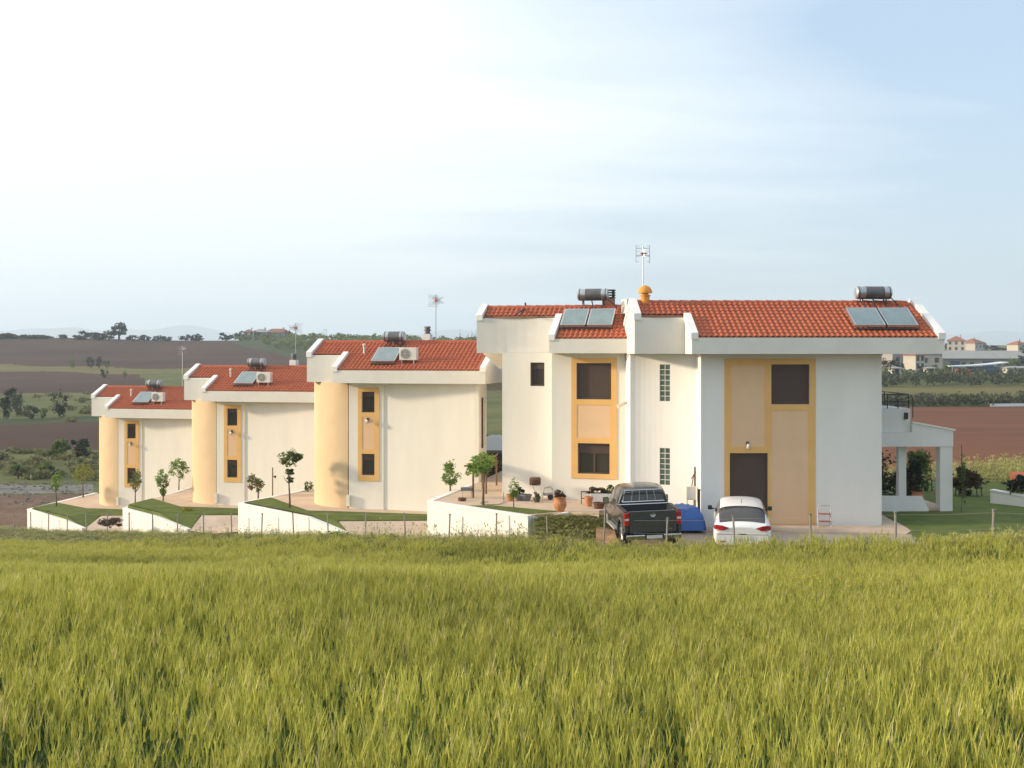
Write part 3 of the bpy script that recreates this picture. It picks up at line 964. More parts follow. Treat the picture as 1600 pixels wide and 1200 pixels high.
# ------------------------------------------------------------------ things on the roofs
def solar_heater(h, top, x, n, pw, y0, y1, tl, tx, ty, tz, label):
    r = thing("solar_water_heater", label, "solar heater", to_world(h, (x, 0, 0)), h.rotation_euler.z, "solar water heaters on the tiled roofs")
    f = lambda y: top(0, y) + 0.16
    for i in range(n):
        xa = (i - n / 2) * (pw + 0.06) + 0.03
        za, zb = f(y0), f(y1) + 0.10
        b = MB()
        b.hexa([(xa, y0, za), (xa + pw, y0, za), (xa + pw, y1, zb), (xa, y1, zb), (xa, y0 - 0.04, za + 0.09), (xa + pw, y0 - 0.04, za + 0.09), (xa + pw, y1 - 0.04, zb + 0.09), (xa, y1 - 0.04, zb + 0.09)])
        c = b.build("collector", M['alu'], r)
        g = MB(); m = 0.045
        q = lambda u, v: (xa + m + (pw - 2 * m) * u, y0 - 0.04 + (y1 - y0) * (0.035 + 0.93 * v), za + 0.094 + (zb - za) * (0.035 + 0.93 * v))
        g.face([q(0, 0), q(1, 0), q(1, 1), q(0, 1)])
        g.build("collector_glass", M['solar'], c)
    w = n * (pw + 0.06)
    t = MB()
    t.tube([(tx - tl / 2, ty, tz), (tx - tl / 2 + 0.03, ty, tz), (tx + tl / 2 - 0.03, ty, tz), (tx + tl / 2, ty, tz)], [0.18, 0.235, 0.235, 0.18], 20)
    tk = t.build("tank", M['tank'], r, smooth=False)
    b = MB(); b.tube([(tx - tl * 0.24, ty, tz), (tx + tl * 0.28, ty, tz)], 0.239, 20); b.build("tank_label_band", M['tank_dark'], tk)
    for sx in (-1, 1):
        b = MB(); b.tube([(tx + sx * tl * 0.38, ty, tz), (tx + sx * tl * 0.38, ty, tz)], 0.001, 3) if False else None
        b = MB(); b.tube([(tx + sx * (tl / 2 - 0.11), ty, tz), (tx + sx * (tl / 2 - 0.08), ty, tz)], 0.242, 20); b.build("tank_hoop", M['steel_dark'], tk)
    s = MB()
    for sx in (-1, 1):
        xx = tx + sx * tl * 0.33
        s.tube([(xx, ty - 0.16, top(0, ty - 0.3) - 0.02), (xx, ty - 0.12, tz - 0.2)], 0.025, 6)
        s.tube([(xx, ty + 0.35, top(0, ty + 0.35) - 0.02), (xx, ty + 0.12, tz - 0.2)], 0.025, 6)
        s.tube([(xx, y0 + 0.05, top(0, y0 + 0.05) + 0.12), (xx, ty - 0.1, top(0, ty - 0.1) + 0.14)], 0.02, 6)
    s.tube([(tx - tl * 0.4, ty - 0.12, tz - 0.22), (tx + tl * 0.4, ty - 0.12, tz - 0.22)], 0.03, 6)
    s.tube([(-w / 2, y0 - 0.02, f(y0) - 0.05), (w / 2, y0 - 0.02, f(y0) - 0.05)], 0.03, 6)
    s.build("stand", M['steel_dark'], r)
    p = MB()
    p.tube([(0.02, y1, f(y1) + 0.1), (tx * 0.5 + 0.05, ty - 0.3, tz - 0.45), (tx - 0.05, ty - 0.1, tz - 0.2)], 0.028, 6)
    p.build("water_pipe", M['black'], r)
    p = MB()
    p.tube([(w / 2 - 0.1, y1, f(y1) + 0.1), (w / 2 - 0.05, ty - 0.2, tz - 0.5), (tx + tl * 0.4, ty - 0.15, tz - 0.1)], 0.022, 6)
    p.build("water_pipe", M['black'], r)
    return r


solar_heater(H5, top5, 6.50, 2, 1.10, -0.36, 0.74, 1.32, 0.22, 1.75, top5(0, 1.75) + 0.44, "solar heater with two collectors on the right end of the biggest roof")
solar_heater(H4, top4, 3.36, 2, 0.98, -0.22, 0.80, 1.22, 0.0, 1.45, top4(0, 1.45) + 0.58, "solar heater with two collectors beside the brick chimney")
for H, tp_, lab in ((H3, top3, "single panel solar heater on the nearest stepped house"), (H2, top2, "single panel solar heater on the middle stepped house"), (H1, top1, "single panel solar heater on the lowest stepped house")):
    hh = solar_heater(H, tp_, 1.75, 1, 1.12, -0.34, 0.70, 1.02, -0.12, 1.55, tp_(0, 1.55) + 0.44, lab)


def ac_unit(loc, rz, label):
    r = thing("air_conditioner", label, "air conditioner", loc, rz, "outdoor air conditioning units on the roofs")
    b = MB(); b.box(-0.40, -0.15, 0.12, 0.40, 0.15, 0.68)
    cs = b.build("casing", M['ac_white'], r, bevel=0.015)
    g = MB(); g.tube([(-0.12, -0.155, 0.40), (-0.12, -0.165, 0.40)], 0.215, 22)
    gr = g.build("fan_grille", M['plastic_grey'], r)
    g = MB()
    for rr in (0.05, 0.10, 0.15, 0.20):
        pts = [(-0.12 + rr * math.cos(a * math.pi / 10), -0.172, 0.40 + rr * math.sin(a * math.pi / 10)) for a in range(21)]
        g.tube(pts, 0.006, 4)
    for a in range(6):
        g.tube([(-0.12, -0.17, 0.40), (-0.12 + 0.21 * math.cos(a * math.pi / 3), -0.17, 0.40 + 0.21 * math.sin(a * math.pi / 3))], 0.005, 4)
    g.build("grille_wires", M['ac_white'], gr)
    f = MB()
    for sx in (-0.3, 0.26):
        f.box(sx, -0.17, 0.06, sx + 0.04, 0.17, 0.118); f.box(sx, -0.15, -0.10, sx + 0.04, -0.11, 0.058); f.box(sx, 0.11, -0.02, sx + 0.04, 0.15, 0.058)
    f.build("bracket", M['galv'], r)
    return r


ac_unit(to_world(H3, (2.90, -0.12, top3(0, -0.12) + 0.05)), R(-14), "white air conditioner beside the solar panel of the nearest stepped house")
ac_unit(to_world(H2, (2.90, -0.12, top2(0, -0.12) + 0.05)), R(-14), "white air conditioner beside the solar panel of the middle stepped house")
ac_unit(to_world(H1, (2.90, -0.12, top1(0, -0.12) + 0.05)), R(-14), "white air conditioner beside the solar panel of the lowest stepped house")
ac_unit(to_world(H4, (4.85, 0.65, top4(0, 0.65) + 0.1)), R(-80), "white air conditioner seen edge on against the taller roof's coping")


def antenna(loc, hgt_, label, kind, rz=0.0):
    r = thing("aerial", label, "aerial", loc, rz, "television aerials above the roofs")
    m = MB(); m.tube([(0, 0, -0.6), (0, 0, hgt_)], 0.022, 7); m.build("mast", M['antenna'], r)
    e = MB()
    z = hgt_ - 0.30
    if kind == 'grid':
        for sx in (-0.26, 0.26):
            e.tube([(sx, 0.12, z - 0.34), (sx, 0.12, z + 0.34)], 0.012, 5)
            for q in range(4):
                e.tube([(sx, 0.12, z - 0.3 + 0.2 * q), (sx * 0.55, -0.06, z - 0.3 + 0.2 * q)], 0.008, 4)
        e.tube([(-0.26, 0.12, z + 0.22), (0.26, 0.12, z + 0.22)], 0.012, 5)
        e.tube([(-0.26, 0.12, z - 0.05), (0.26, 0.12, z - 0.05)], 0.012, 5)
        e.tube([(0, 0.2, z), (0, -0.5, z)], 0.016, 5)
        for q in range(5):
            e.tube([(-0.13, -0.1 * q, z), (0.13, -0.1 * q, z)], 0.008, 4)
            e.tube([(0, -0.1 * q, z - 0.12), (0, -0.1 * q, z + 0.14)], 0.008, 4)
    else:
        e.tube([(0, 0.25, z), (-0.06, -0.6, z + 0.02)], 0.016, 5)
        for q in range(7):
            a = 0.10 + 0.02 * q
            e.tube([(-a, 0.2 - 0.12 * q, z - 0.16), (0, 0.2 - 0.12 * q, z), (a, 0.2 - 0.12 * q, z - 0.16)], 0.008, 4)
            e.tube([(-a, 0.2 - 0.12 * q, z + 0.16), (0, 0.2 - 0.12 * q, z), (a, 0.2 - 0.12 * q, z + 0.16)], 0.008, 4)
        for s_ in (-1, 1):
            for q in range(4): e.tube([(-0.28, 0.22 + 0.05 * q, z + s_ * (0.06 + 0.07 * q)), (0.28, 0.22 + 0.05 * q, z + s_ * (0.06 + 0.07 * q))], 0.008, 4)
    e.build("elements", M['antenna'], r)
    b = MB(); b.box(-0.07, -0.09, z - 0.06, 0.07, 0.05, z + 0.06); b.build("dipole_box", M['antenna_red'], r)
    return r


x, y, z = P(1005, 455, 46.2); antenna((x, y, z), 1.72, "tall aerial with two upright grids behind the orange chimney pot", 'grid')
x, y, z = P(681, 532, 59.2); antenna((x, y, z), 2.25, "aerial on a mast beside the round capped chimney", 'yagi', R(25))
x, y, z = P(462, 570, 71.0); antenna((x, y, z), 2.45, "aerial on a mast behind the middle stepped roof", 'yagi', R(-20))
x, y, z = P(285, 600, 81.5); antenna((x, y, z), 2.55, "aerial behind the lowest stepped roof", 'yagi', R(20))

# ------------------------------------------------------------------ yards: terraces, walls, lawns, drives
def sheet(name, poly, m, label, cuts=0, lift=0.0):
    tris = tessellate_polygon([[Vector((p[0], p[1], 0)) for p in poly]])
    V = [(p[0], p[1], p[2] + lift) for p in poly]
    Fc = []
    for a, b, c in tris:
        up = (V[b][0] - V[a][0]) * (V[c][1] - V[a][1]) - (V[b][1] - V[a][1]) * (V[c][0] - V[a][0]) > 0
        Fc.append((a, b, c) if up else (a, c, b))
    me = bpy.data.meshes.new(name)
    me.from_pydata(V, [], Fc)
    me.update()
    me.materials.append(m)
    return tag(put(name, me), label, None, None, 'structure')


def solid(name, poly, zt_, zb_, m, label):
    mb = MB()
    if isinstance(zt_, (int, float)): zz = [zt_] * len(poly)
    else: zz = zt_
    n, k = 0, len(poly)
    mb.v = [(x, y, zb_) for x, y in poly] + [(x, y, z) for (x, y), z in zip(poly, zz)]
    tris = [list(t) for t in tessellate_polygon([[Vector((x, y, 0)) for x, y in poly]])]
    ar = lambda t: (poly[t[1]][0] - poly[t[0]][0]) * (poly[t[2]][1] - poly[t[0]][1]) - (poly[t[1]][1] - poly[t[0]][1]) * (poly[t[2]][0] - poly[t[0]][0])
    tris = [t if ar(t) > 0 else t[::-1] for t in tris]
    mb.f = [t[::-1] for t in tris] + [[k + i for i in t] for t in tris] + [[i, (i + 1) % k, k + (i + 1) % k, k + i] for i in range(k)]
    mb.m = [0] * len(mb.f)
    return tag(mb.build(name, m), label, None, None, 'structure')


def garden_wall(pts, zb_, label, w=0.2):
    """A rendered wall along pts (x, y, top z), coping on it. Each stretch its own length of the one wall."""
    a = pts[0]
    r = thing("garden_wall", label, "garden wall", (a[0], a[1], a[2] - 1.0), 0.0, "white garden walls in front of the houses")
    o = Vector((a[0], a[1], a[2] - 1.0))
    b, c = MB(), MB()
    for p, q in zip(pts, pts[1:]):
        p, q = Vector(p) - o, Vector(q) - o
        d = Vector((q.x - p.x, q.y - p.y, 0)).normalized()
        nn = Vector((-d.y, d.x, 0)) * w / 2
        e = d * 0.0
        zb2 = zb_ - o.z
        lo = [(p - nn - e), (q - nn + e), (q + nn + e), (p + nn - e)]
        b.hexa([(v.x, v.y, zb2) for v in lo] + [(v.x, v.y, v.z - 0.06) for v in lo])
        nn2 = nn * 1.25
        lo = [(p - nn2), (q - nn2), (q + nn2), (p + nn2)]
        c.hexa([(v.x, v.y, v.z - 0.058) for v in lo] + [(v.x, v.y, v.z) for v in lo])
    b.build("wall_body", M['white_plaster'], r, bevel=0.01)
    c.build("wall_coping", M['coping'], r)
    return r


# H4 terrace
T4 = 0.42
Lw, Rw, Bk = (-3.15, 46.5), (0.63, 42.5), (-1.75, 52.2)
solid("patio", [(-3.0, 46.5), (0.66, 42.65), (1.3, 43.1), (2.0, 43.35), (3.05, 42.6), (3.15, 43.9), (4.55, 44.4), (4.6, 50), (-0.5, 58), (-1.7, 52.1)], T4, -1.8, M['paving'], "peach paved patio of the big double house")
garden_wall([(*Bk, T4 + 0.02), (*Lw, T4 + 0.02), (*Rw, T4 + 0.0)], -1.9, "white garden wall below the patio with the pergola")
garden_wall([(0.72, 42.62, T4 - 0.02), (0.95, 42.78, T4 - 0.10), (1.25, 42.98, T4 - 0.08), (1.6, 43.2, T4 - 0.02), (2.0, 43.36, T4 + 0.02)], -1.2, "low curved white kerb wall between patio lawn and grassy bank", 0.16)
sheet("lawn", [(-1.6, 45.15, T4), (0.60, 42.85, T4), (1.2, 43.2, T4), (1.75, 43.55, T4), (0.2, 44.6, T4), (-0.8, 45.25, T4)], M['lawn'], "small wedge of lawn on the patio behind the white wall", lift=0.012)
# bank in front of the patio
bank = MB()
for i in range(8):
    xa, xb = 0.75 + i * 0.33, 0.75 + (i + 1) * 0.33
    f = lambda x: (x, 42.7 + 0.42 * math.sin(min(1, (x - 0.75) / 1.3) * 1.57) if x < 2.0 else 43.1 - (x - 2.0) * 0.45)
    for t0, t1 in ((0, .4), (.4, .75), (.75, 1)):
        def q(x, t):
            X, Y = f(x)
            yy = Y - 2.4 * t
            z0 = 0.33 if x > 1.4 else -0.35 + 0.68 * max(0, (x - 0.75) / 0.65)
            z1 = min(z0, gz(x + 0.2, yy)) + 0.05
            return (x + 0.25 * t, yy, z0 + (z1 - z0) * t ** 1.2)
        bank.face([q(xa, t1), q(xb, t1), q(xb, t0), q(xa, t0)])
tag(bank.build("grass_bank", M['grassland'], smooth=True), "grassy bank rising from the fence to the patio", None, None, 'structure')

# H5 drive and right garden
solid("driveway", [(3.35, 37.9), (5.2, 36.8), (9.2, 36.9), (13.2, 39.3), (13.95, 42.2), (14.3, 46.2), (13.1, 46.25), (6.6, 46), (4.3, 44.2), (3.3, 43.7)], [-.22, -.28, -.28, -.04, -.02, -.02, -.02, -.02, -.02, -.03], -0.9, M['concrete'], "concrete driveway under the two parked cars")
mb = MB()
mb.prism([(7.9, 41.9), (13.3, 41.0), (13.9, 42.1), (14.0, 44.0), (13.2, 44.0), (13.16, 42.98), (7.9, 42.98)], -0.3, lambda x, y: 0.012)
tag(mb.build("pavement", M['paving']), "peach paving strip along the foot of the garage wall", None, None, 'structure')
sheet("lawn", [(13.02, 39.1, -.045), (24, 37.0, 0.25), (30, 48, 0), (26, 60, -0.12), (14.6, 56, -0.1), (14.05, 46.3, 0), (13.75, 42.2, -.005)], M['lawn'], "shaded lawn right of the big double house", lift=0.02)
# earth patch by the pickup's left wheels
sheet("soil_patch", [(2.7, 39.2, gz(2.7, 39.2) + .06), (3.4, 38.2, gz(3.4, 38.2) + .06), (3.5, 41.5, 0.06), (2.9, 42.0, .15)], M['earth'], "orange bare earth beside the pickup's rear wheel")


def yard(house, base, L, Rr, E, B, labels, drive):
    """L: wall's outer corner, Rr: end of its level stretch, E: where it dies into the ground, B: back end of its side."""
    T = base - 0.07
    hw = lambda p: to_world(house, (*p, 0)).xy
    W = (L[0] + .36 * (B[0] - L[0]) + .12, L[1] + .36 * (B[1] - L[1]))
    pth = [W] + [tuple(hw(p)) for p in ((-1.5, -1.15), (0, -1.05), (6.4, -1.05), (6.7, 4.0), (6.5, 9), (-3, 9))]
    solid("pavement", [(B[0] + .1, B[1]), *pth[:4], pth[4], pth[5], pth[6]], T, T - 2.2, M['paving'], labels[0])
    garden_wall([(B[0], B[1], T + 0.06), (L[0], L[1], L[2]), (Rr[0], Rr[1], Rr[2]), (E[0], E[1], E[2])], T - 2.4, labels[1])
    # the lawn reaches from the wall to the paving
    f0, f1 = hw((0.7, -3.1)), hw((6.2, -1.9))
    lawn = [(L[0] + .15, L[1] + .15, T), (Rr[0] + .08, Rr[1] + .1, T), (E[0] + .06, E[1] + .1, E[2] - 0.10), (f0[0], f0[1], T - .12), (f1[0], f1[1], T - .05), (*hw((6.35, -1.06)), T), (*hw((0, -1.06)), T), (*hw((-1.5, -1.16)), T), (*W, T)]
    sheet("lawn", lawn, M['lawn'], labels[2], lift=0.015)
    # soil body under the lawn
    solid("turf_bed", [(p[0], p[1]) for p in lawn], [p[2] - 0.03 for p in lawn], T - 2.3, M['lawn'], labels[3])
    dr = [(E[0] + .10, E[1] - .2, E[2] - 0.06), (f0[0] + .06, f0[1], T - .13), (f1[0] + 0.02, f1[1] + 0.0, T - .07)] + drive
    sheet("driveway", dr, M['concrete'], labels[4], lift=0.0)


yard(H3, -0.90, (-12.75, 57.0, -0.98), (-8.75, 52.6, -1.02), (-6.75, 50.5, -1.42), (-10.2, 62.6),
     ("paved apron round the nearest stepped house", "white garden wall with a stepped end below the nearest stepped house", "lawn in front of the nearest stepped house", "turf body under the nearest stepped lawn", "sloping driveway beside the nearest stepped lawn"),
     [(-1.2, 54.6, -0.97), (-1.9, 51.6, -1.05), (-3.32, 46.7, -1.20), (-4.9, 48.4, -1.45)])
yard(H2, -2.22, (-21.2, 66.5, -2.45), (-18.5, 63.5, -2.50), (-16.3, 61.4, -2.85), (-19.7, 74.5),
     ("paved apron round the middle stepped house", "white garden wall below the middle stepped house", "lawn in front of the middle stepped house", "turf body under the middle stepped lawn", "sloping driveway beside the middle stepped lawn"),
     [(-10.4, 62.6, -2.25), (-12.9, 57.2, -2.35), (-14.6, 59.2, -2.75)])
yard(H1, -3.70, (-30.4, 76.5, -3.82), (-26.6, 72.6, -3.98), (-24.9, 70.7, -4.16), (-28.8, 84.2),
     ("paved apron round the lowest stepped house", "white garden wall below the lowest stepped house, farthest from the pickup", "lawn in front of the lowest stepped house", "turf body under the lowest stepped lawn", "sloping driveway beside the lowest stepped lawn"),
     [(-19.9, 74.3, -3.75), (-21.35, 66.7, -3.8), (-23.2, 68.6, -4.2)])
# lower tier of wall stepping down toward the drive of the nearest stepped house is the tail of its garden wall

# ------------------------------------------------------------------ fence
fr = thing("wire_fence", "wire fence on thin grey posts between wheat and gardens", "fence", (*fence_pt(0), 1.35))
fo = Vector(fr.location)
pm = MB(); pm.tube([(0, 0, -0.4), (0, 0, 0.0), (0, 0, 1.02)], 0.032, 6); pm.box(-0.036, -0.036, 1.0, 0.036, 0.036, 1.04)
pmesh = pm.mesh("post", mat("weathered_post", (0.27, 0.25, 0.22), 0.7, 0.2, 9, metal=0.2))
tops = []
rf = random.Random(4)
for k in range(-3, 27):
    x, y = fence_pt(k)
    z = gz(x, y)
    hh = 0.06 + (0.35 if k == 5 else 0)
    put("post", pmesh, fr, Vector((x, y, z + hh - 0.0)) - fo, (R(rf.uniform(-3, 3)), R(rf.uniform(-3, 3)), 0))
    tops.append(Vector((x, y, z + 0.06)) - fo)
for zz in (0.95, 0.55, 0.2):
    wmb = MB()
    pts = []
    for a, b in zip(tops, tops[1:]):
        for t in (0, .5):
            p = a.lerp(b, t); pts.append((p.x, p.y, p.z + zz - (0.03 if t else 0)))
    wmb.tube(pts, 0.0022, 3, caps=False)
    wmb.build("wire", M['wire'], fr)

# ------------------------------------------------------------------ vegetation
def crown_mesh(name, rad, n, size, seed, m, clumps=14, flat=0.0):
    r = np.random.default_rng(seed)
    c = r.normal(size=(clumps, 3)); c /= np.linalg.norm(c, axis=1)[:, None]
    c *= (0.35 + 0.55 * r.random((clumps, 1)) ** 0.6)
    cr = 0.22 + 0.26 * r.random(clumps)
    ci = r.integers(0, clumps, n)
    d = r.normal(size=(n, 3)); d /= np.linalg.norm(d, axis=1)[:, None]
    p = c[ci] + d * (cr[ci] * r.random(n) ** 0.45)[:, None]
    p = p * np.array(rad)
    a = r.normal(size=(n, 3)); a /= np.linalg.norm(a, axis=1)[:, None]
    a[:, 2] *= 0.7
    b = np.cross(a, r.normal(size=(n, 3))); b /= np.linalg.norm(b, axis=1)[:, None]
    s = size * (0.6 + 0.8 * r.random(n))[:, None]
    V = np.stack([p - a * s, p + b * s * 0.45, p + a * s, p - b * s * 0.45], 1).reshape(-1, 3)
    me = bpy.data.meshes.new(name)
    me.vertices.add(len(V)); me.vertices.foreach_set("co", V.ravel())
    me.loops.add(4 * n); me.loops.foreach_set("vertex_index", np.arange(4 * n, dtype=np.int32))
    me.polygons.add(n); me.polygons.foreach_set("loop_start", np.arange(0, 4 * n, 4, dtype=np.int32))
    me.materials.append(m); me.update(calc_edges=True)
    return me


def trunk_mb(h, r0, seed, limbs=4, bend=0.08, top=1.0):
    r = random.Random(seed)
    mb = MB()
    pts = [(bend * math.sin(t * 2.2 + seed) * h * 0.3, bend * math.cos(t * 1.7 + seed) * h * 0.2, h * t) for t in (0, .25, .5, .75, 1)]
    pts[0] = (0, 0, -0.15)
    mb.tube(pts, [r0 * 1.3, r0, r0 * .85, r0 * .7, r0 * .5], 7)
    for i in range(limbs):
        a = i * 6.28 / limbs + r.uniform(-.4, .4)
        z0 = h * r.uniform(.7, .95)
        L = top * r.uniform(.6, 1.0)
        mb.tube([(pts[3][0], pts[3][1], z0), (pts[3][0] + L * .45 * math.cos(a), pts[3][1] + L * .45 * math.sin(a), z0 + L * .45), (pts[3][0] + L * .7 * math.cos(a), pts[3][1] + L * .7 * math.sin(a), z0 + L)], [r0 * .5, r0 * .35, r0 * .15], 5)
    return mb


def tree(label, px, py, D, h_tr, rad, m, n=700, size=0.09, seed=1, name="tree", cat="tree", group=None, cz=None, z=None, limbs=4, r0=0.045, clumps=14, crowns=None):
    x, y, zz = P(px, py, D)
    if z is not None: zz = z
    t = thing(name, label, cat, (x, y, zz), 0, group)
    trunk_mb(h_tr, r0, seed, limbs, top=rad[2]).build("trunk", M['bark'], t, smooth=True)
    for i, (ox, oy, oz, f) in enumerate(crowns or [(0, 0, 0, 1.0)]):
        me = crown_mesh("crown", tuple(q * f for q in rad), int(n * f * 1.5), size * .66, seed + 31 * i, m, clumps + 8)
        put("crown", me, t, (ox, oy, (cz or h_tr + rad[2] * .6) + oz))
    return t


# young trees in the gardens
gt = "young trees in the front gardens"
tree("slim young tree on the lowest lawn beside the grey gravel", 88, 800, 77.5, 1.15, (0.42, 0.42, 0.62), M['leaf_bright'], 500, 0.09, 2, group=gt, z=-3.77)
tree("yellow-green young tree behind the side wall of the lowest house", 130, 776, 82.0, 1.1, (0.75, 0.7, 0.8), M['leaf_lime'], 600, 0.10, 3, group=gt)
tree("thin young tree in front of the lowest house's tall window surround", 212, 791, 72.5, 1.15, (0.40, 0.4, 0.62), M['leaf_mid'], 420, 0.09, 4, group=gt)
tree("leafy young tree left of the taller one on the middle lawn", 255, 800, 68.2, 1.5, (0.40, 0.4, 0.62), M['leaf_bright'], 560, 0.09, 5, group=gt, crowns=[(0, 0, 0, 1.0), (0, 0, -0.75, 0.45)])
tree("spreading young tree against the lowest house's wall beside the next rounded corner", 279, 776, 73.8, 1.25, (0.62, 0.55, 0.65), M['leaf_bright'], 640, 0.10, 6, group=gt)
tree("pink tinged bushy young tree on the nearest stepped lawn", 403, 786, 60.0, 0.75, (0.52, 0.5, 0.45), M['flower_pink'], 560, 0.09, 7, group=gt)
tree("tall lollipop young tree with ivy-clad stem on the nearest stepped lawn", 452, 797, 55.2, 1.6, (0.50, 0.45, 0.42), M['leaf_mid'], 620, 0.085, 8, group=gt, cz=2.35, crowns=[(0, 0, 0, 1.0), (0.03, 0, -0.62, 0.42), (0.03, 0, -0.98, 0.32), (0.35, 0, 0.05, 0.5)])
tree("round young tree left of the pergola beside the white wall", 704, 770, 50.0, 0.7, (0.43, 0.42, 0.5), M['leaf_bright'], 620, 0.085, 9, group=gt, z=T4 - .3)
tree("small leafy young tree on the patio lawn's tip", 803, 795, 44.6, 0.45, (0.24, 0.24, 0.40), M['leaf_bright'], 420, 0.06, 10, group=gt, z=T4, r0=0.02)
s_ = thing("garden_stake", "thin dark stake beside the pink tinged young tree", "stake", P(426, 786, 60.0))
b = MB(); b.tube([(0, 0, -0.2), (0, 0, 1.75)], 0.03, 6); b.build("pole", M['wood'], s_)
b = MB(); b.tube([(0, 0, 1.3), (0.12, -0.05, 1.32)], 0.02, 5); b.box(0.10, -0.08, 1.24, 0.18, -0.02, 1.36); b.build("lamp_head", M['black'], s_)


def shrub(label, px, py, D, rad, m, n=420, size=0.06, seed=1, z=None, name="shrub", cat="shrub", group=None, clumps=12):
    x, y, zz = P(px, py, D)
    if z is not None: zz = z
    t = thing(name, label, cat, (x, y, zz), 0, group)
    b = MB()
    r = random.Random(seed)
    for i in range(5):
        a = i * 1.26 + r.random()
        b.tube([(0, 0, -0.05), (rad[0] * .5 * math.cos(a), rad[1] * .5 * math.sin(a), rad[2] * 1.1)], [0.02, 0.006], 5)
    b.build("stem", M['bark'], t)
    put("foliage", crown_mesh("foliage", rad, n, size, seed, m, clumps), t, (0, 0, rad[2] * 0.95))
    return t


shrub("yellow shrub on the middle lawn", 291, 812, 64.0, (0.34, 0.32, 0.42), M['leaf_yellow'], 520, 0.06, 21)
shrub("small round bush at the foot of the middle house's rounded corner", 289, 775, 74.8, (0.24, 0.22, 0.24), M['leaf_mid'], 350, 0.05, 22)
shrub("small round bush at the foot of the nearest rounded corner", 481, 768, 61.4, (0.24, 0.22, 0.28), M['leaf_mid'], 350, 0.05, 23)
shrub("purple brown weed clump on the verge in front of the middle wall", 172, 824, 63.5, (0.75, 0.5, 0.28), M['weed_purple'], 900, 0.07, 24, name="weed_clump", cat="weeds")
shrub("green weed clump at the fence below the patio wall", 690, 862, 44.4, (0.55, 0.4, 0.22), M['leaf_bright'], 700, 0.07, 25, name="weed_clump", cat="weeds")
shrub("green weed clump at the fence before the nearest driveway", 525, 850, 49.5, (0.9, 0.5, 0.26), M['leaf_bright'], 900, 0.07, 26, name="weed_clump", cat="weeds")

# pergola with vine on the patio
pg = thing("pergola", "brown timber pergola with leafy vine on the patio", "pergola", (-1.52, 47.6, T4))
for i, (a, b_) in enumerate(((0, 0), (0.48, 1.3), (0.30, 3.0), (0.86, 4.3))):
    b = MB(); b.tube([(a, b_, -0.02), (a, b_, 1.22)], 0.045, 6); b.build("pergola_post", M['wood'], pg)
for seg in (((-0.35, -0.05, 1.25), (0.6, 0.15, 1.25)), ((0.0, 1.2, 1.25), (0.9, 1.4, 1.25)), ((0, -0.25, 1.31), (0.45, 4.5, 1.31)), ((0.4, -0.2, 1.31), (0.9, 4.5, 1.31))):
    b = MB(); b.tube(seg, 0.035, 5); b.build("beam", M['wood'], pg)
put("vine", crown_mesh("vine", (0.55, 2.3, 0.26), 1700, 0.06, 41, M['leaf_bright'], 22), pg, (0.35, 2.1, 1.25))
put("vine", crown_mesh("vine", (0.42, 0.5, 0.34), 600, 0.06, 42, M['leaf_bright'], 10), pg, (0.0, 0.1, 1.12))
tree("young tree with bare stem in front of the pergola", 755, 793, 45.4, 1.25, (0.34, 0.32, 0.30), M['leaf_bright'], 420, 0.08, 12, group=gt, z=T4)


def pot(label, px, py, D, r_, h_, pm_, plant=None, prad=None, seed=1, z=None, n=260, belly=False):
    x, y, zz = P(px, py, D)
    if z is not None: zz = z
    t = thing("flower_pot", label, "flower pot", (x, y, zz), 0, "pots round the big double house")
    b = MB()
    if belly: prof = [(r_ * .55, 0), (r_ * .95, h_ * .35), (r_, h_ * .55), (r_ * .8, h_ * .85), (r_ * .95, h_), (r_ * .8, h_), (r_ * .7, h_ * .8)]
    else: prof = [(r_ * .72, 0), (r_ * .95, h_ * .82), (r_ * 1.06, h_ * .83), (r_ * 1.06, h_), (r_ * .9, h_), (r_ * .85, h_ * .8)]
    b.lathe(prof, 16); b.build("pot", pm_, t, smooth=False)
    if plant: put("plant", crown_mesh("plant", prad, n, 0.05, seed, plant, 10), t, (0, 0, h_ + prad[2] * .7))
    return t


pot("orange clay pot by the left corner of the double house", 797, 775, 46.6, 0.16, 0.26, M['terracotta'], z=T4)
pot("dark pot between orange pot and grey-green ball shrub", 812, 775, 46.8, 0.17, 0.26, M['plastic_grey'], M['leaf_dark'], (0.16, 0.16, 0.14), 3, z=T4)
pot("wider dark pot left of the grey-green ball shrub", 822, 774, 46.7, 0.22, 0.24, M['plastic_grey'], z=T4)
shrub("grey-green ball shrub under the dark grill", 837, 779, 46.2, (0.22, 0.22, 0.19), M['leaf_grey'], 500, 0.045, 33, z=T4)
pot("big bellied clay jar with brown plant at the patio edge", 875, 803, 43.6, 0.24, 0.52, M['terracotta'], M['leaf_red'], (0.26, 0.26, 0.2), 5, z=T4, belly=True)
pot("clay pot left of the white planter box", 920, 788, 45.0, 0.16, 0.36, M['terracotta'], z=T4)
pot("low brown pot in front of the white planter box", 936, 790, 44.4, 0.22, 0.22, M['rust'], z=T4)
pot("tall clay jar against the veranda column", 1434, 775, 47.0, 0.25, 0.62, M['terracotta'], M['leaf_red'], (0.2, 0.2, 0.12), 6, z=0.62 - 0.5, belly=True)

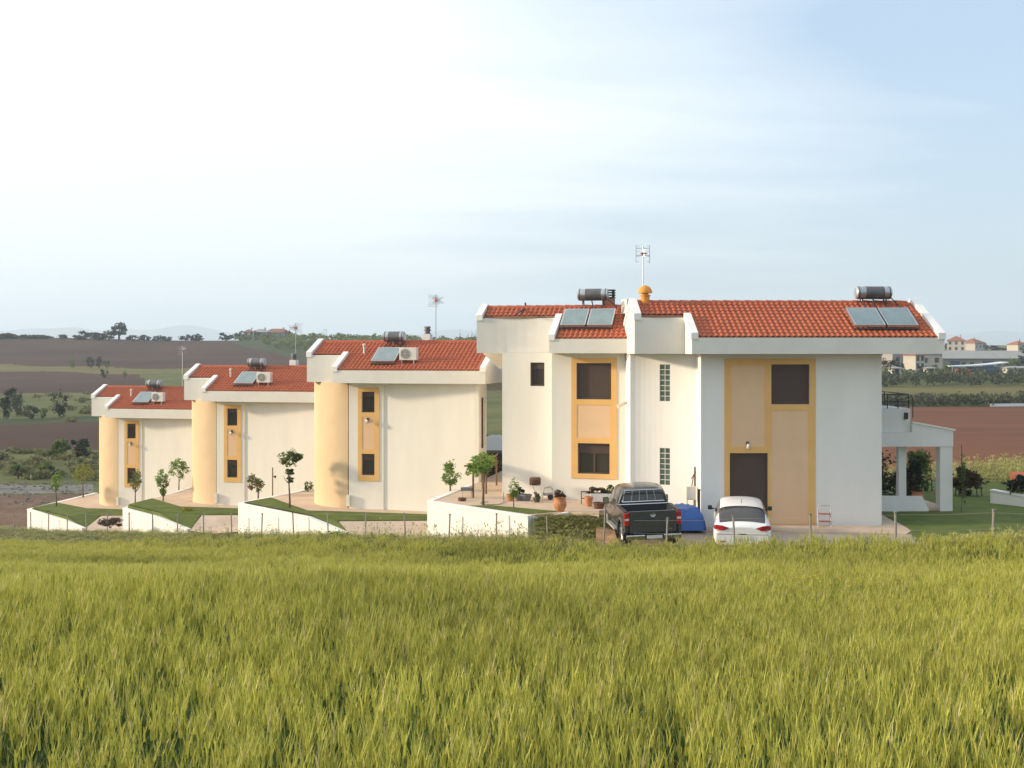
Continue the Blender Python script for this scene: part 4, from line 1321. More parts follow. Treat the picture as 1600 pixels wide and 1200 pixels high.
# barrel grill
gx, gy, _ = P(836, 775, 46.9)
g = thing("grill", "brown barrel grill on pale legs against the house wall", "grill", (gx, gy, T4))
b = MB(); b.tube([(-0.22, 0, 0.72), (-0.18, 0, 0.72), (0.18, 0, 0.72), (0.22, 0, 0.72)], [0.12, 0.165, 0.165, 0.12], 16); b.build("barrel", M['rust'], g, smooth=True)
b = MB()
for sx in (-1, 1):
    b.tube([(sx * .15, -0.12, 0.6), (sx * .05 + .25, -0.2, 0)], 0.018, 6); b.tube([(sx * .15, 0.12, 0.6), (sx * .05 + .25, 0.2, 0)], 0.018, 6)
b.build("stand", M['cream_metal'], g)
b = MB(); b.tube([(0.12, -0.17, 0.80), (-0.12, -0.17, 0.80)], 0.012, 6); b.build("handle", M['wood'], g)
# small two wheeled trolley beside it
gx, gy, _ = P(856, 772, 46.9)
g = thing("hand_trolley", "grey hand trolley with hooped handle beside the grill", "trolley", (gx, gy, T4))
b = MB(); b.tube([(-0.2, 0, 0.1), (-0.12, 0, 0.45), (0.1, 0, 0.5), (0.2, 0, 0.38)], 0.018, 6); b.tube([(-0.2, 0.25, 0.1), (-0.12, 0.25, 0.45), (0.1, 0.25, 0.5), (0.2, 0.25, 0.38)], 0.018, 6)
b.box(-0.2, 0, 0.16, 0.2, 0.25, 0.26); b.build("frame", M['galv'], g)
for sy in (-0.03, 0.28):
    b = MB(); b.tube([(0.1, sy - .02, 0.11), (0.1, sy + .02, 0.11)], 0.11, 14); b.build("wheel", M['rubber'], g)
# low table / bowl beside pergola
gx, gy, _ = P(729, 776, 47.5)
g = thing("garden_table", "small dark topped table under the pergola", "table", (gx, gy, T4))
b = MB(); b.box(-0.22, -0.2, 0.30, 0.22, 0.2, 0.42); b.build("table_top", M['plastic_grey'], g, bevel=.01)
for a in (-.18, .18):
    for c_ in (-.16, .16):
        b = MB(); b.tube([(a, c_, 0), (a, c_, 0.298)], 0.018, 6); b.build("leg", M['cream_metal'], g)
gx, gy, _ = P(722, 787, 46.6)
b = MB(); b.lathe([(0.14, 0), (0.17, 0.1), (0.15, 0.12), (0.12, 0.05)], 14)
tag(b.build("bowl", M['rust'], loc=(gx, gy, T4)), "dark bowl on the patio paving by the white wall", "bowl")
# garden hose
b = MB()
hz = [P(787, 778, 46.6)[:2], (-0.32, 46.0), (-0.45, 45.5), (-0.8, 45.35), (-1.15, 45.6), (-1.2, 46.0), (-0.9, 46.2)]
pts = [(x, y, T4 + 0.02) for x, y in hz]; pts = [(pts[0][0], pts[0][1], T4 + .35)] + pts
b.tube(pts, 0.014, 6)
tag(b.build("garden_hose", M['plastic_grey']), "grey hose trailing over the patio from the house corner", "hose")

# planter box, wire rack and plants beside the pickup
gx, gy, _ = P(934, 788, 45.6)
g = thing("planter_box", "white planter box with plants along the wall behind the pickup", "planter", (gx, gy, T4))
b = MB(); b.box(-0.28, -0.2, 0, 0.55, 0.2, 0.42); b.build("box", M['white_plaster'], g, bevel=.01)
b = MB(); b.box(-0.25, -0.17, 0.41, 0.52, 0.17, 0.43); b.build("soil_fill", M['soil'], g)
put("plant", crown_mesh("plant", (0.42, 0.2, 0.16), 420, 0.05, 61, M['leaf_red'], 12), g, (0.0, 0, 0.50))
put("plant", crown_mesh("plant", (0.35, 0.2, 0.2), 420, 0.05, 62, M['leaf_mid'], 12), g, (0.42, 0, 0.52))
gx, gy, _ = P(915, 788, 45.7)
g = thing("plant_rack", "thin rusty rack with a shelf left of the white planter box", "rack", (gx, gy, T4))
b = MB()
for a in (-.16, .2):
    b.tube([(a, -.1, 0), (a, -.1, .46)], 0.012, 5); b.tube([(a, .1, 0), (a, .1, .46)], 0.012, 5)
b.tube([(-.16, -.1, .46), (.2, -.1, .46)], 0.012, 5); b.tube([(-.16, .1, .46), (.2, .1, .46)], 0.012, 5)
b.build("rack_frame", M['rust'], g)
b = MB(); b.box(-.16, -.1, .2, .2, .1, .215); b.build("shelf", M['rust'], g)

# blue covered tank, gas box, bracket pole
gx, gy, _ = P(1072, 820, 42.4)
g = thing("covered_trailer", "low load under a blue tarpaulin between pickup and white car", "trailer", (gx, gy, -0.02))
mb = MB()
nx_, ny_ = 22, 16
def tz(u, v):
    e = min(u, 1 - u, v, 1 - v) * 5
    return 0.80 * min(1, e ** 0.5) + (0.035 * math.sin(u * 9 + v * 5) + 0.018 * math.sin(u * 31 - v * 17)) * min(1, e)
for i in range(nx_):
    for j in range(ny_):
        q = lambda a, c_: (-0.62 + 1.18 * a / nx_ + 0.03 * math.sin(c_), -0.9 + 1.7 * c_ / ny_, max(0.06, tz(a / nx_, c_ / ny_)))
        mb.face([q(i, j), q(i + 1, j), q(i + 1, j + 1), q(i, j + 1)])
mb.build("tarpaulin", M['tarp'], g, smooth=True)
for sx in (-.4, .36):
    b = MB(); b.tube([(sx - .04, 0.2, .14), (sx + .04, 0.2, .14)], 0.14, 14); b.build("wheel", M['rubber'], g)
gx, gy, _ = P(1079, 786, 43.6)
g = thing("utility_box", "cream meter box on a stand at the inner wall corner", "utility box", (gx, gy, -0.02))
b = MB(); b.box(-.17, -.12, .86, .17, .12, 1.34); b.build("box", M['cream_metal'], g, bevel=.01)
b = MB(); b.box(-.13, -.135, .92, .13, -.122, 1.28); b.build("box_door", M['ac_white'], g)
b = MB(); b.tube([(-.12, 0, 0), (-.12, 0, .858)], .02, 6); b.tube([(.12, 0, 0), (.12, 0, .858)], .02, 6); b.build("stand", M['galv'], g)
b = MB(); b.tube([(.05, .05, 1.34), (.12, .05, 1.75), (.2, .02, 1.86)], .02, 6); b.tube([(.12, .05, 1.75), (.02, .0, 1.6)], .014, 5); b.build("bracket", M['rust'], g)
gx, gy, _ = P(1092, 820, 42.2)
g = thing("dark_post", "short dark post at the corner of the garage wall", "post", (gx, gy, -0.02))
b = MB(); b.box(-.04, -.04, 0, .04, .04, 1.35); b.build("pole", M['black'], g)
b = MB(); b.box(-.05, -.05, 1.35, .05, .05, 1.40); b.build("cap", M['steel_dark'], g)

# step ladder by the garage wall
gx, gy, _ = P(1288, 823, 42.6)
g = thing("step_stool", "folding step stool with two red treads against the garage wall", "step stool", (gx, gy, -0.015), R(-8))
b = MB()
b.tube([(-.22, -.12, 0), (-.22, .10, .72), (-.16, .10, .76), (.16, .10, .76), (.22, .10, .72), (.22, -.12, 0)], .016, 6)
b.tube([(-.2, .30, 0), (-.2, .10, .56)], .014, 6); b.tube([(.2, .30, 0), (.2, .10, .56)], .014, 6)
b.build("frame", M['galv'], g)
for zz, yy in ((.22, -.08), (.47, 0.0)):
    b = MB(); b.box(-.2, yy - .13, zz, .2, yy + .08, zz + .03); b.build("tread", M['red_paint'], g)

# ------------------------------------------------------------------ vehicles
def bs(P_, t):
    """Cubic B-spline through a list of numpy control rows, ends clamped."""
    n = len(P_)
    Q = [2 * P_[0] - P_[1]] + list(P_) + [2 * P_[-1] - P_[-2]]
    i = min(int(t), n - 2); f = t - i
    a, b, c, d = Q[i], Q[i + 1], Q[i + 2], Q[i + 3]
    return ((1 - f) ** 3 * a + (3 * f ** 3 - 6 * f * f + 4) * b + (-3 * f ** 3 + 3 * f * f + 3 * f + 1) * c + f ** 3 * d) / 6


class Loft:
    """Rows: (y, [(x, z) half profile from the sill up to the centre line])."""

    def __init__(s, rows):
        s.g = []
        for y, pr in rows:
            full = [(-x, y, z) for x, z in pr] + [(x, y, z) for x, z in reversed(pr[:-1])]
            s.g.append(np.array(full))
        s.nu, s.nv = len(rows) - 1, len(s.g[0]) - 1

    def at(s, u, v):
        row = bs(s.g, u)
        return bs(list(row), v)

    def patch(s, u0, u1, v0, v1, nu, nv, off=0.0):
        mb = MB()
        def p(i, j):
            u, v = u0 + (u1 - u0) * i / nu, v0 + (v1 - v0) * j / nv
            q = s.at(u, v)
            if off:
                e = 0.03
                du = s.at(min(u + e, s.nu), v) - s.at(max(u - e, 0), v); dv = s.at(u, min(v + e, s.nv)) - s.at(u, max(v - e, 0))
                n = np.cross(dv, du); L = np.linalg.norm(n)
                if L > 1e-9: n = n / L
                c = np.array((0, q[1], 0.6))
                if np.dot(n, q - c) < 0: n = -n
                q = q + n * off
            return q
        g = [[p(i, j) for j in range(nv + 1)] for i in range(nu + 1)]
        for i in range(nu):
            for j in range(nv):
                mb.v += []
        n0 = 0
        mb.v = [tuple(g[i][j]) for i in range(nu + 1) for j in range(nv + 1)]
        w = nv + 1
        mb.f = [[i * w + j, i * w + j + 1, (i + 1) * w + j + 1, (i + 1) * w + j] for i in range(nu) for j in range(nv)]
        mb.m = [0] * len(mb.f)
        mb.w, mb.nu_ = w, nu
        return mb


def wheel(parent, x, y, r, w, spokes=5):
    b = MB()
    b.v = []
    prof = [(r * .62, -w / 2), (r * .9, -w / 2), (r, -w * .36), (r, w * .36), (r * .9, w / 2), (r * .62, w / 2)]
    n = 24
    for rr, a in prof:
        for k in range(n):
            t = 2 * math.pi * k / n
            b.v.append((a, rr * math.cos(t), rr * math.sin(t)))
    for i in range(len(prof) - 1):
        for k in range(n):
            k2 = (k + 1) % n
            b.f.append([i * n + k, i * n + k2, (i + 1) * n + k2, (i + 1) * n + k]); b.m.append(0)
    ty = b.build("wheel", M['rubber'], parent, smooth=False, loc=(x, y, r))
    s = 1 if x > 0 else -1
    c = MB()
    c.tube([(-w * .30, 0, 0), (w * .30, 0, 0)], r * .63, 24)
    for k in range(spokes):
        a = 2 * math.pi * k / spokes
        c.tube([(s * w * .36, 0, 0), (s * w * .33, r * .6 * math.cos(a), r * .6 * math.sin(a))], [r * .12, r * .09], 6)
    c.build("rim", M['rim'], ty)
    return ty


def make_pickup():
    t = thing("pickup_truck", "dark grey double cab pickup with open empty bed", "pickup truck", (4.32, 41.05, -0.07), R(4.0))
    t.rotation_euler.x = R(0.6)
    t.rotation_euler.y = R(-2.0)
    # cab and bonnet
    def row(y, w, zb, zbelt, wr, zr):
        return (y, [(w * .80, zb), (w, zb + .04), (w, zb + .28), (w, zbelt - .12), (w * .985, zbelt), (wr + (w - wr) * .22, zbelt + (zr - zbelt) * .72), (wr, zr - .03), (wr * .55, zr + .012), (0, zr + .02)])
    rows = [row(-.86, .90, .46, 1.10, .70, 1.60), row(-.80, .90, .46, 1.10, .70, 1.70), row(-.62, .905, .46, 1.10, .70, 1.75), row(-.2, .91, .46, 1.10, .71, 1.79), row(.3, .91, .46, 1.10, .70, 1.79), row(.65, .91, .46, 1.10, .68, 1.73),
            row(1.0, .91, .46, 1.09, .72, 1.42), row(1.3, .90, .46, 1.07, .82, 1.13), row(1.7, .89, .46, 1.03, .82, 1.08), row(2.2, .87, .44, .98, .78, 1.02), row(2.48, .82, .44, .88, .7, .92), row(2.55, .78, .46, .80, .66, .84)]
    L = Loft(rows)
    mb = L.patch(0, L.nu, 0, L.nv, 44, 48)
    mb.f.append([j for j in range(mb.w)][::-1]); mb.m.append(0)
    mb.f.append([mb.nu_ * mb.w + j for j in range(mb.w)]); mb.m.append(0)
    # smooth sides, flat rear wall
    body = mb.build("body", M['truck_paint'], t)
    me = body.data
    sm = [len(p.vertices) == 4 for p in me.polygons]
    me.polygons.foreach_set("use_smooth", sm)
    for v0, v1 in ((4.25, 5.7), (L.nv - 5.7, L.nv - 4.25)):
        for u0, u1 in ((1.6, 3.45), (3.6, 5.4)):
            L.patch(u0, u1, v0, v1, 8, 5, 0.008).build("side_window", M['car_glass'], t, smooth=True)
    L.patch(5.6, 7.0, 6.2, L.nv - 6.2, 5, 14, 0.008).build("windscreen", M['car_glass'], t, smooth=True)
    # rear window with guard bars
    rw = MB(); yb_ = -.875
    rw.prism([(-.66, 0), (.66, 0), (.56, 1), (-.56, 1)], 0, 1)
    rw = MB()
    def rz_(x, f): return (x * (0.70 - .10 * f), -.895 + .06 * f, 1.30 + .37 * f)
    rw.face([rz_(-1, 0.02), rz_(1, 0.02), rz_(1, .98), rz_(-1, .98)])
    rwo = rw.build("rear_window", M['car_glass'], t)
    fr_ = MB()
    c4 = [rz_(-1, 0), rz_(1, 0), rz_(1, 1), rz_(-1, 1), rz_(-1, 0)]
    fr_.tube([(a, b - .01, c) for a, b, c in c4], .018, 6)
    fr_.build("window_rim", M['chrome'], rwo)
    for q in (-.58, -.2, .2, .58):
        b = MB(); b.tube([(rz_(q, 0)[0], -.91, 1.30), (rz_(q, 1)[0], -.85, 1.67)], .013, 5); b.build("guard_bar", M['galv'], rwo)
    b = MB(); b.tube([(-.84, -.95, 1.22), (.84, -.95, 1.22)], .022, 6); b.build("bed_rail", M['chrome'], t)
    # bed: two sides with wheel arches, floor, bulkhead, tailgate
    for s in (-1, 1):
        b = MB()
        out = [(-2.50, .56), (-2.50, 1.19), (-.90, 1.19), (-.90, .50), (-1.16, .50)] + [(-1.68 + .52 * math.cos(R(a)), .42 + .46 * math.sin(R(a))) for a in range(10, 171, 16)] + [(-2.2, .52)]
        n = len(out)
        xo, xi = s * .905, s * .80
        b.v = [(xo, y, z) for y, z in out] + [(xi, y, z) for y, z in out]
        b.f = [list(range(n)), [n + i for i in range(n)][::-1]] + [[i, (i + 1) % n, n + (i + 1) % n, n + i] for i in range(n)]
        b.m = [0] * len(b.f)
        b.build("bed_side", M['truck_paint'], t, bevel=.02)
        a_ = MB()
        pts = [(s * .91, -1.68 + .53 * math.cos(R(a)), .42 + .47 * math.sin(R(a))) for a in range(-5, 186, 10)]
        a_.tube(pts, .035, 6); a_.build("fender_flare", M['truck_paint'], t)
        cp_ = MB(); cp_.box(s * .80 if s > 0 else -.92, -2.48, 1.192, .92 if s > 0 else -.80, -.92, 1.215); cp_.build("bed_cap", M['black'], t)
    b = MB(); b.box(-.80, -2.44, .58, .80, -.92, .62); b.build("bed_floor", M['bedliner'], t)
    b = MB(); b.box(-.80, -.95, .62, .80, -.91, 1.18); b.build("bulkhead", M['bedliner'], t)
    for s in (-1, 1):
        b = MB(); b.box(s * .77 - .025, -2.43, .622, s * .77 + .025, -.96, 1.18); b.build("bed_liner", M['bedliner'], t)
        b = MB(); b.box(min(s * .56, s * .74), -2.0, .622, max(s * .56, s * .74), -1.35, .86); b.build("wheel_box", M['bedliner'], t, bevel=.03)
    b = MB(); b.box(-.745, -2.53, .54, .745, -2.455, 1.22)
    tg = b.build("tailgate", M['truck_paint'], t, bevel=.018)
    b = MB(); b.box(-.62, -2.537, .64, .62, -2.531, 1.0); b.build("tailgate_panel", M['truck_paint'], tg, bevel=.003)
    b = MB()
    for e0, ew, eh in ((0, .085, .055), (0, .045, .05), (0.0, .07, .022)):
        b.tube([(ew * math.cos(R(a)), -2.545, 1.09 + (0.012 if eh < .03 else 0) + eh * math.sin(R(a))) for a in range(0, 361, 24)], .008, 5)
    b.build("oval_badge", M['chrome'], tg)
    b = MB(); b.box(.42, -2.545, .62, .60, -2.538, .655); b.build("trim_badge", M['chrome'], tg)
    for s in (-1, 1):
        b = MB(); b.box(min(s * .75, s * .915), -2.535, .76, max(s * .75, s * .915), -2.40, 1.18)
        l = b.build("tail_lamp", M['redlamp'], t, bevel=.02)
        b = MB(); b.box(min(s * .765, s * .90), -2.541, .93, max(s * .765, s * .90), -2.536, 1.0); b.build("reversing_lens", M['clearlamp'], l)
    b = MB(); b.box(-.88, -2.70, .33, .88, -2.535, .495); b.build("rear_bumper", M['chrome'], t, bevel=.03)
    b = MB(); b.box(-.30, -2.712, .36, .30, -2.702, .50); b.build("bumper_step", M['black'], t)
    b = MB(); b.box(-.25, -2.719, .37, .25, -2.714, .475); b.build("number_plate", M['ac_white'], t)
    b = MB(); b.tube([(-.5, -2.5, .38), (-.5, -2.62, .36)], .035, 8); b.build("exhaust", M['galv'], t)
    b = MB(); b.box(-.55, -2.4, .34, .55, 2.2, .50); b.build("chassis", M['black'], t)
    for s in (-1, 1):
        b = MB(); b.box(min(s * .93, s * 1.13), .60, 1.06, max(s * .93, s * 1.13), .70, 1.28); m_ = b.build("mirror", M['black'], t, bevel=.03)
        b = MB(); b.face([(s * .95, .598, 1.08), (s * 1.11, .598, 1.08), (s * 1.11, .598, 1.26), (s * .95, .598, 1.26)]); b.build("mirror_glass", M['chrome'], m_)
        b = MB(); b.tube([(s * .90, .66, 1.10), (s * .95, .66, 1.10)], .02, 6); b.build("mirror_arm", M['black'], m_)
        for yy in (-.45, .45):
            b = MB(); b.box(min(s * .905, s * .935), yy, .97, max(s * .905, s * .935), yy + .2, 1.0); b.build("door_handle", M['chrome'], t)
        b = MB(); b.box(min(s * .80, s * .98), -.7, .36, max(s * .80, s * .98), 1.0, .42); b.build("running_board", M['galv'], t, bevel=.01)
        wheel(t, s * .77, -1.68, .38, .26, 6); wheel(t, s * .77, 1.42, .38, .26, 6)
    return t


make_pickup()


def make_hatchback():
    t = thing("hatchback_car", "white hatchback car parked at the garage door", "car", (7.55, 40.2, -0.10), R(-9.0))
    t.rotation_euler.x = R(1.6)
    def row(y, w, zb, zm, zbelt, wb, wr, zr):
        return (y, [(w * .78, zb), (w * .97, zb + .05), (w, zm), (w, zbelt - .14), (wb, zbelt), (wr + (wb - wr) * .35, zbelt + (zr - zbelt) * .62), (wr, zr - .035), (wr * .5, zr + .01), (0, zr + .02)])
    rows = [row(-2.16, .80, .26, .45, .64, .74, .54, .80), row(-2.13, .86, .24, .5, .76, .81, .60, .86), row(-2.05, .89, .22, .52, .84, .84, .65, .90), row(-1.93, .90, .20, .54, .88, .85, .68, .96), row(-1.58, .90, .19, .55, .92, .86, .69, 1.22), row(-1.2, .90, .19, .55, .95, .86, .67, 1.39),
            row(-.6, .90, .18, .55, .95, .86, .65, 1.46), row(0, .90, .18, .55, .94, .86, .65, 1.475), row(.5, .90, .18, .55, .93, .85, .64, 1.40), row(1.0, .90, .18, .55, .92, .83, .66, 1.12), row(1.3, .89, .18, .54, .87, .82, .70, .95), row(1.8, .86, .2, .5, .78, .76, .6, .82), row(2.1, .78, .22, .45, .66, .68, .5, .68), row(2.15, .7, .25, .42, .58, .6, .4, .6)]
    L = Loft(rows)
    mb = L.patch(0, L.nu, 0, L.nv, 52, 48)
    mb.f.append([j for j in range(mb.w)][::-1]); mb.m.append(0)
    mb.f.append([mb.nu_ * mb.w + j for j in range(mb.w)]); mb.m.append(0)
    body = mb.build("body", M['car_white'], t, smooth=True)
    body.data.polygons.foreach_set("use_smooth", [len(p.vertices) == 4 for p in body.data.polygons])
    n = L.nv
    L.patch(2.75, 4.75, 5.45, n - 5.45, 8, 16, 0.007).build("rear_window", M['car_glass'], t, smooth=True)
    for a, c_ in ((4.25, 5.65), (n - 5.65, n - 4.25)):
        L.patch(4.3, 6.4, a, c_, 8, 5, 0.007).build("side_window", M['car_glass'], t, smooth=True)
        L.patch(6.5, 8.6, a, c_, 8, 5, 0.007).build("side_window", M['car_glass'], t, smooth=True)
    L.patch(8.0, 9.3, 6.0, n - 6.0, 5, 14, 0.007).build("windscreen", M['car_glass'], t, smooth=True)
    # lamps wrap the rear corners
    for sg in (-1, 1):
        pg_ = [(.44, .80), (.58, .735), (.76, .72), (.865, .76), (.875, .82), (.80, .87), (.62, .86)]
        b = MB(); k_ = len(pg_)
        b.v = [(sg * x, -2.185 + max(0, x - .7) * .55, z) for x, z in pg_] + [(sg * x, -1.95, z) for x, z in pg_]
        b.f = [list(range(k_)), [k_ + q for q in range(k_)][::-1]] + [[q, (q + 1) % k_, k_ + (q + 1) % k_, k_ + q] for q in range(k_)]
        b.m = [0] * len(b.f)
        b.build("tail_lamp", M['redlamp'], t, bevel=.012)
        b = MB(); b.box(min(sg * .52, sg * .70), -2.18, .36, max(sg * .52, sg * .70), -2.12, .39); b.build("reflector", M['redlamp'], t)
    # tailgate handle, badge, plate recess, lower valance, wiper, roof aerial
    b = MB(); b.tube([(.045 * math.cos(R(a)), -2.135, .80 + .05 * math.sin(R(a))) for a in range(0, 361, 30)], .008, 5); b.build("badge", M['chrome'], t)
    b = MB(); b.box(-.10, -2.185, .60, .10, -2.15, .63); b.build("boot_handle", M['chrome'], t)
    b = MB(); b.box(-.27, -2.18, .44, .27, -2.155, .56); b.build("number_plate", M['ac_white'], t)
    b = MB(); b.box(-.55, -2.15, .20, .55, -2.05, .30); b.build("valance", M['black'], t, bevel=.02)
    b = MB(); b.box(-.80, -2.168, .595, .80, -2.158, .603); b.build('bumper_seam', M['black'], t)
    b = MB(); b.tube([(0, -1.93, 0.985), (.30, -1.80, 1.06)], .010, 5); b.build("wiper", M['black'], t)
    b = MB(); b.tube([(0, -1.15, 1.44), (0, -1.35, 1.60)], [.012, .006], 5); b.build("roof_aerial", M['black'], t)
    for s in (-1, 1):
        b = MB(); b.box(min(s * .92, s * 1.06), .62, .92, max(s * .92, s * 1.06), .74, 1.06); m_ = b.build("mirror", M['black'], t, bevel=.03)
        b = MB(); b.tube([(s * .84, .70, .95), (s * .94, .68, .96)], .025, 6); b.build("mirror_arm", M['black'], m_)
        b = MB(); b.box(min(s * .895, s * .915), -.1, .80, max(s * .895, s * .915), .1, .83); b.build("door_handle", M['car_white'], t)
        wheel(t, s * .775, -1.32, .315, .21); wheel(t, s * .775, 1.30, .315, .21)
    return t


make_hatchback()

# ------------------------------------------------------------------ right garden
def hedge(label, x, y, z, rad, m, n, seed, name="hedge", size=0.09, clumps=24):
    t = thing(name, label, "hedge" if name == "hedge" else "bush", (x, y, z))
    b = MB(); r = random.Random(seed)
    for i in range(7):
        xx = rad[0] * (-0.8 + 1.6 * i / 6)
        b.tube([(xx, r.uniform(-.1, .1), -0.05), (xx + r.uniform(-.1, .1), r.uniform(-.2, .2), rad[2] * 1.3)], [0.03, 0.01], 5)
    b.build("stem", M['bark'], t)
    put("foliage", crown_mesh("foliage", rad, n, size, seed, m, clumps), t, (0, 0, rad[2] * 0.9))
    return t


hedge("dark hedge seen under the veranda beam left of the clay jar", 15.6, 52.5, 0.0, (1.9, 0.8, 0.9), M['leaf_dark'], 2600, 51)
hedge("dark red-brown bush right of the veranda's end column", 19.4, 52.0, 0.0, (0.85, 0.7, 0.65), M['leaf_red'], 1400, 52, name="bush")
hedge("brown-green hedge behind the veranda between its two columns", 18.0, 54.0, 0.0, (0.8, 0.6, 0.95), M['leaf_mid'], 1500, 53)
hedge("tall dark slim shrub beside the inner veranda columns", 16.9, 51.0, 0.0, (0.35, 0.35, 0.95), M['leaf_dark'], 800, 54, name="bush")
hedge("low shrubs above the white wall at the garden's right edge", 20.4, 48.6, 0.5, (0.65, 0.5, 0.35), M['leaf_dark'], 900, 55, name="bush")
v = thing("climbing_plant", "small creeper on the veranda's end column", "climber", (17.1, 46.25, 0.0))
b = MB(); b.tube([(0, 0, 0), (0.03, 0.02, 1.2), (0, 0, 2.6)], .015, 5); b.build("stem", M['bark'], v)
put("foliage", crown_mesh("foliage", (.15, .15, .2), 160, .06, 71, M['leaf_mid'], 6), v, (0.0, 0, 1.35))
put("foliage", crown_mesh("foliage", (.10, .12, 1.2), 260, .05, 72, M['leaf_mid'], 12), v, (0.08, 0, 1.3))
garden_wall([(19.5, 49.4, 0.55), (20.6, 47.6, 0.42), (20.85, 47.2, 0.72), (24.5, 41.8, 0.55)], -0.3, "white boundary wall at the shaded lawn's far right side", 0.22)
gx, gy, gz_ = P(1531, 838, 34.0)
g = thing("stone_block", "broken white concrete block among weeds by the right fence post", "block", (gx, gy, gz(gx, gy)), R(-30))
b = MB(); b.hexa([(-.3, -.12, -.1), (.3, -.14, -.2), (.32, .14, -.2), (-.3, .12, -.1), (-.28, -.10, .24), (.24, -.12, .05), (.26, .12, .08), (-.26, .1, .26)]); b.build("block", M['white_plaster'], g, bevel=.03)
# neighbour's little tiled roof at the right edge
t = thing("tiled_shed", "low garden shed with orange tiled roof at the right edge", "shed", (24.5, 54.5, -0.45), R(-10))
b = MB(); b.box(-1.6, -1, -.2, 1.6, 1, .62); b.build("wall", M['far_grey'], t)
b = MB(); b.prism([(-1.8, -1.2), (1.8, -1.2), (1.8, 1.2), (-1.8, 1.2)], .62, lambda x, y: .70 + (y + 1.2) * .14); b.build("roof", M['tile'], t)

# ------------------------------------------------------------------ far buildings and trees
def far_house(name, label, cat, x, y, w, d, h, yaw, wm, rm, cols=3, rows=2, pitch=0.28, z=None, hip=True, chim=True):
    zz = gz(x, y) if z is None else z
    t = thing(name, label, cat, (x, y, zz - 0.3), yaw, None)
    b = MB(); b.box(-w / 2, -d / 2, 0, w / 2, d / 2, h + .3); b.build("wall", wm, t)
    ov, rh = 0.5, d * pitch
    z0 = h + .304
    a = [(-w / 2 - ov, -d / 2 - ov), (w / 2 + ov, -d / 2 - ov), (w / 2 + ov, d / 2 + ov), (-w / 2 - ov, d / 2 + ov)]
    b = MB()
    i_ = d / 2 if hip else 0
    r0, r1 = (-w / 2 + i_ - (0 if hip else ov), 0, z0 + rh), (w / 2 - i_ + (0 if hip else ov), 0, z0 + rh)
    A = [(x_, y_, z0) for x_, y_ in a]
    b.face([A[0], A[1], r1, r0]); b.face([A[2], A[3], r0, r1]); b.face([A[1], A[2], r1]); b.face([A[3], A[0], r0]); b.face(A[::-1])
    ro = b.build("roof", rm, t)
    if chim:
        b = MB(); b.box(w * .2, .3, z0 + rh * .5, w * .2 + .6, .9, z0 + rh + .7); b.build("chimney", wm, ro)
    for r_ in range(rows):
        for c_ in range(cols):
            xx = -w / 2 + w * (c_ + .5) / cols; zc_ = .3 + (h / rows) * (r_ + .55)
            b = MB(); b.box(xx - .55, -d / 2 - .05, zc_ - .7, xx + .55, -d / 2 - .003, zc_ + .7); wf = b.build("window", M['frame_brown'], t)
            b = MB(); b.box(xx - .48, -d / 2 - .056, zc_ - .62, xx + .48, -d / 2 - .0505, zc_ + .62); b.build("pane", M['glass'], wf)
    return t


def wx(px, D): return (px - 800) * D / F


far_house("farmhouse", "white farmhouse with red roof on the left hilltop", "house", wx(389, 600), 600, 5, 5, 4.2, R(10), M['far_white'], M['far_roof'], 2, 2)
far_house("farmhouse", "greyish house among trees on the left hilltop", "house", wx(408, 610), 610, 8, 6, 4.0, R(-5), M['far_grey'], M['far_tin'], 3, 1)
far_house("farmhouse", "wide low house right of the other hilltop houses", "house", wx(434, 620), 620, 13, 7, 3.8, R(5), M['far_grey'], M['far_roof'], 4, 1)
far_house("house", "red roofed white house under the big roof's right corner", "house", wx(1494, 560), 560, 8, 8, 5.0, R(-20), M['far_white'], M['far_roof'], 3, 2)
far_house("house", "cream sunlit house on the right hilltop", "house", wx(1520, 600), 600, 10, 8, 3.6, R(40), M['far_white'], M['far_roof'], 3, 1)
far_house("house", "small white house with red roof at the right edge", "house", wx(1590, 520), 520, 6, 6, 3.8, R(25), M['far_white'], M['far_roof'], 2, 1)
far_house("house", "cream two storey house beside dark trees right of the big house", "house", wx(1428, 330), 330, 3.9, 4, 4.0, R(35), M['far_white'], M['far_roof'], 2, 2)
far_house("house", "low grey house with red roof behind the cream two storey one", "house", wx(1452, 345), 345, 6, 6, 4.2, R(-10), M['far_grey'], M['far_roof'], 2, 1)
far_house("house", "low house just right of the big house's wall", "house", wx(1402, 360), 360, 7, 6, 4.0, R(15), M['far_grey'], M['far_roof'], 2, 1)
# warehouse
t = thing("warehouse", "long grey warehouse with low pitched sheet roof", "warehouse", (wx(1524, 370), 370, gz(wx(1524, 370), 370) - 1.6), R(2))
b = MB(); b.box(-13.2, -8, 0, 13.2, 8, 4.0); b.build("wall", M['far_grey'], t)
b = MB(); b.prism([(-14, -8.8), (14, -8.8), (13.0, 0), (-13.0, 0)], 4.0, lambda x, y: 4.1 + (y + 8.8) * .26); b.prism([(-13.0, 0.004), (13.0, 0.004), (14, 8.8), (-14, 8.8)], 4.0, lambda x, y: 4.1 + (8.8 - y) * .26); b.build("roof", M['far_tin'], t)
for xx, w_ in ((-11, 3.0), (-1.2, 3.2), (9.6, 1.8)):
    b = MB(); b.box(xx, -8.06, .3, xx + w_, -8.003, 3.3); b.build("door", M['far_blue'], t)
for xx in (-7.5, -5.0, 3.2, 5.2, 7.2):
    b = MB(); b.box(xx, -8.05, 2.0, xx + 1.2, -8.003, 3.0); b.build("window", M['glass'], t)
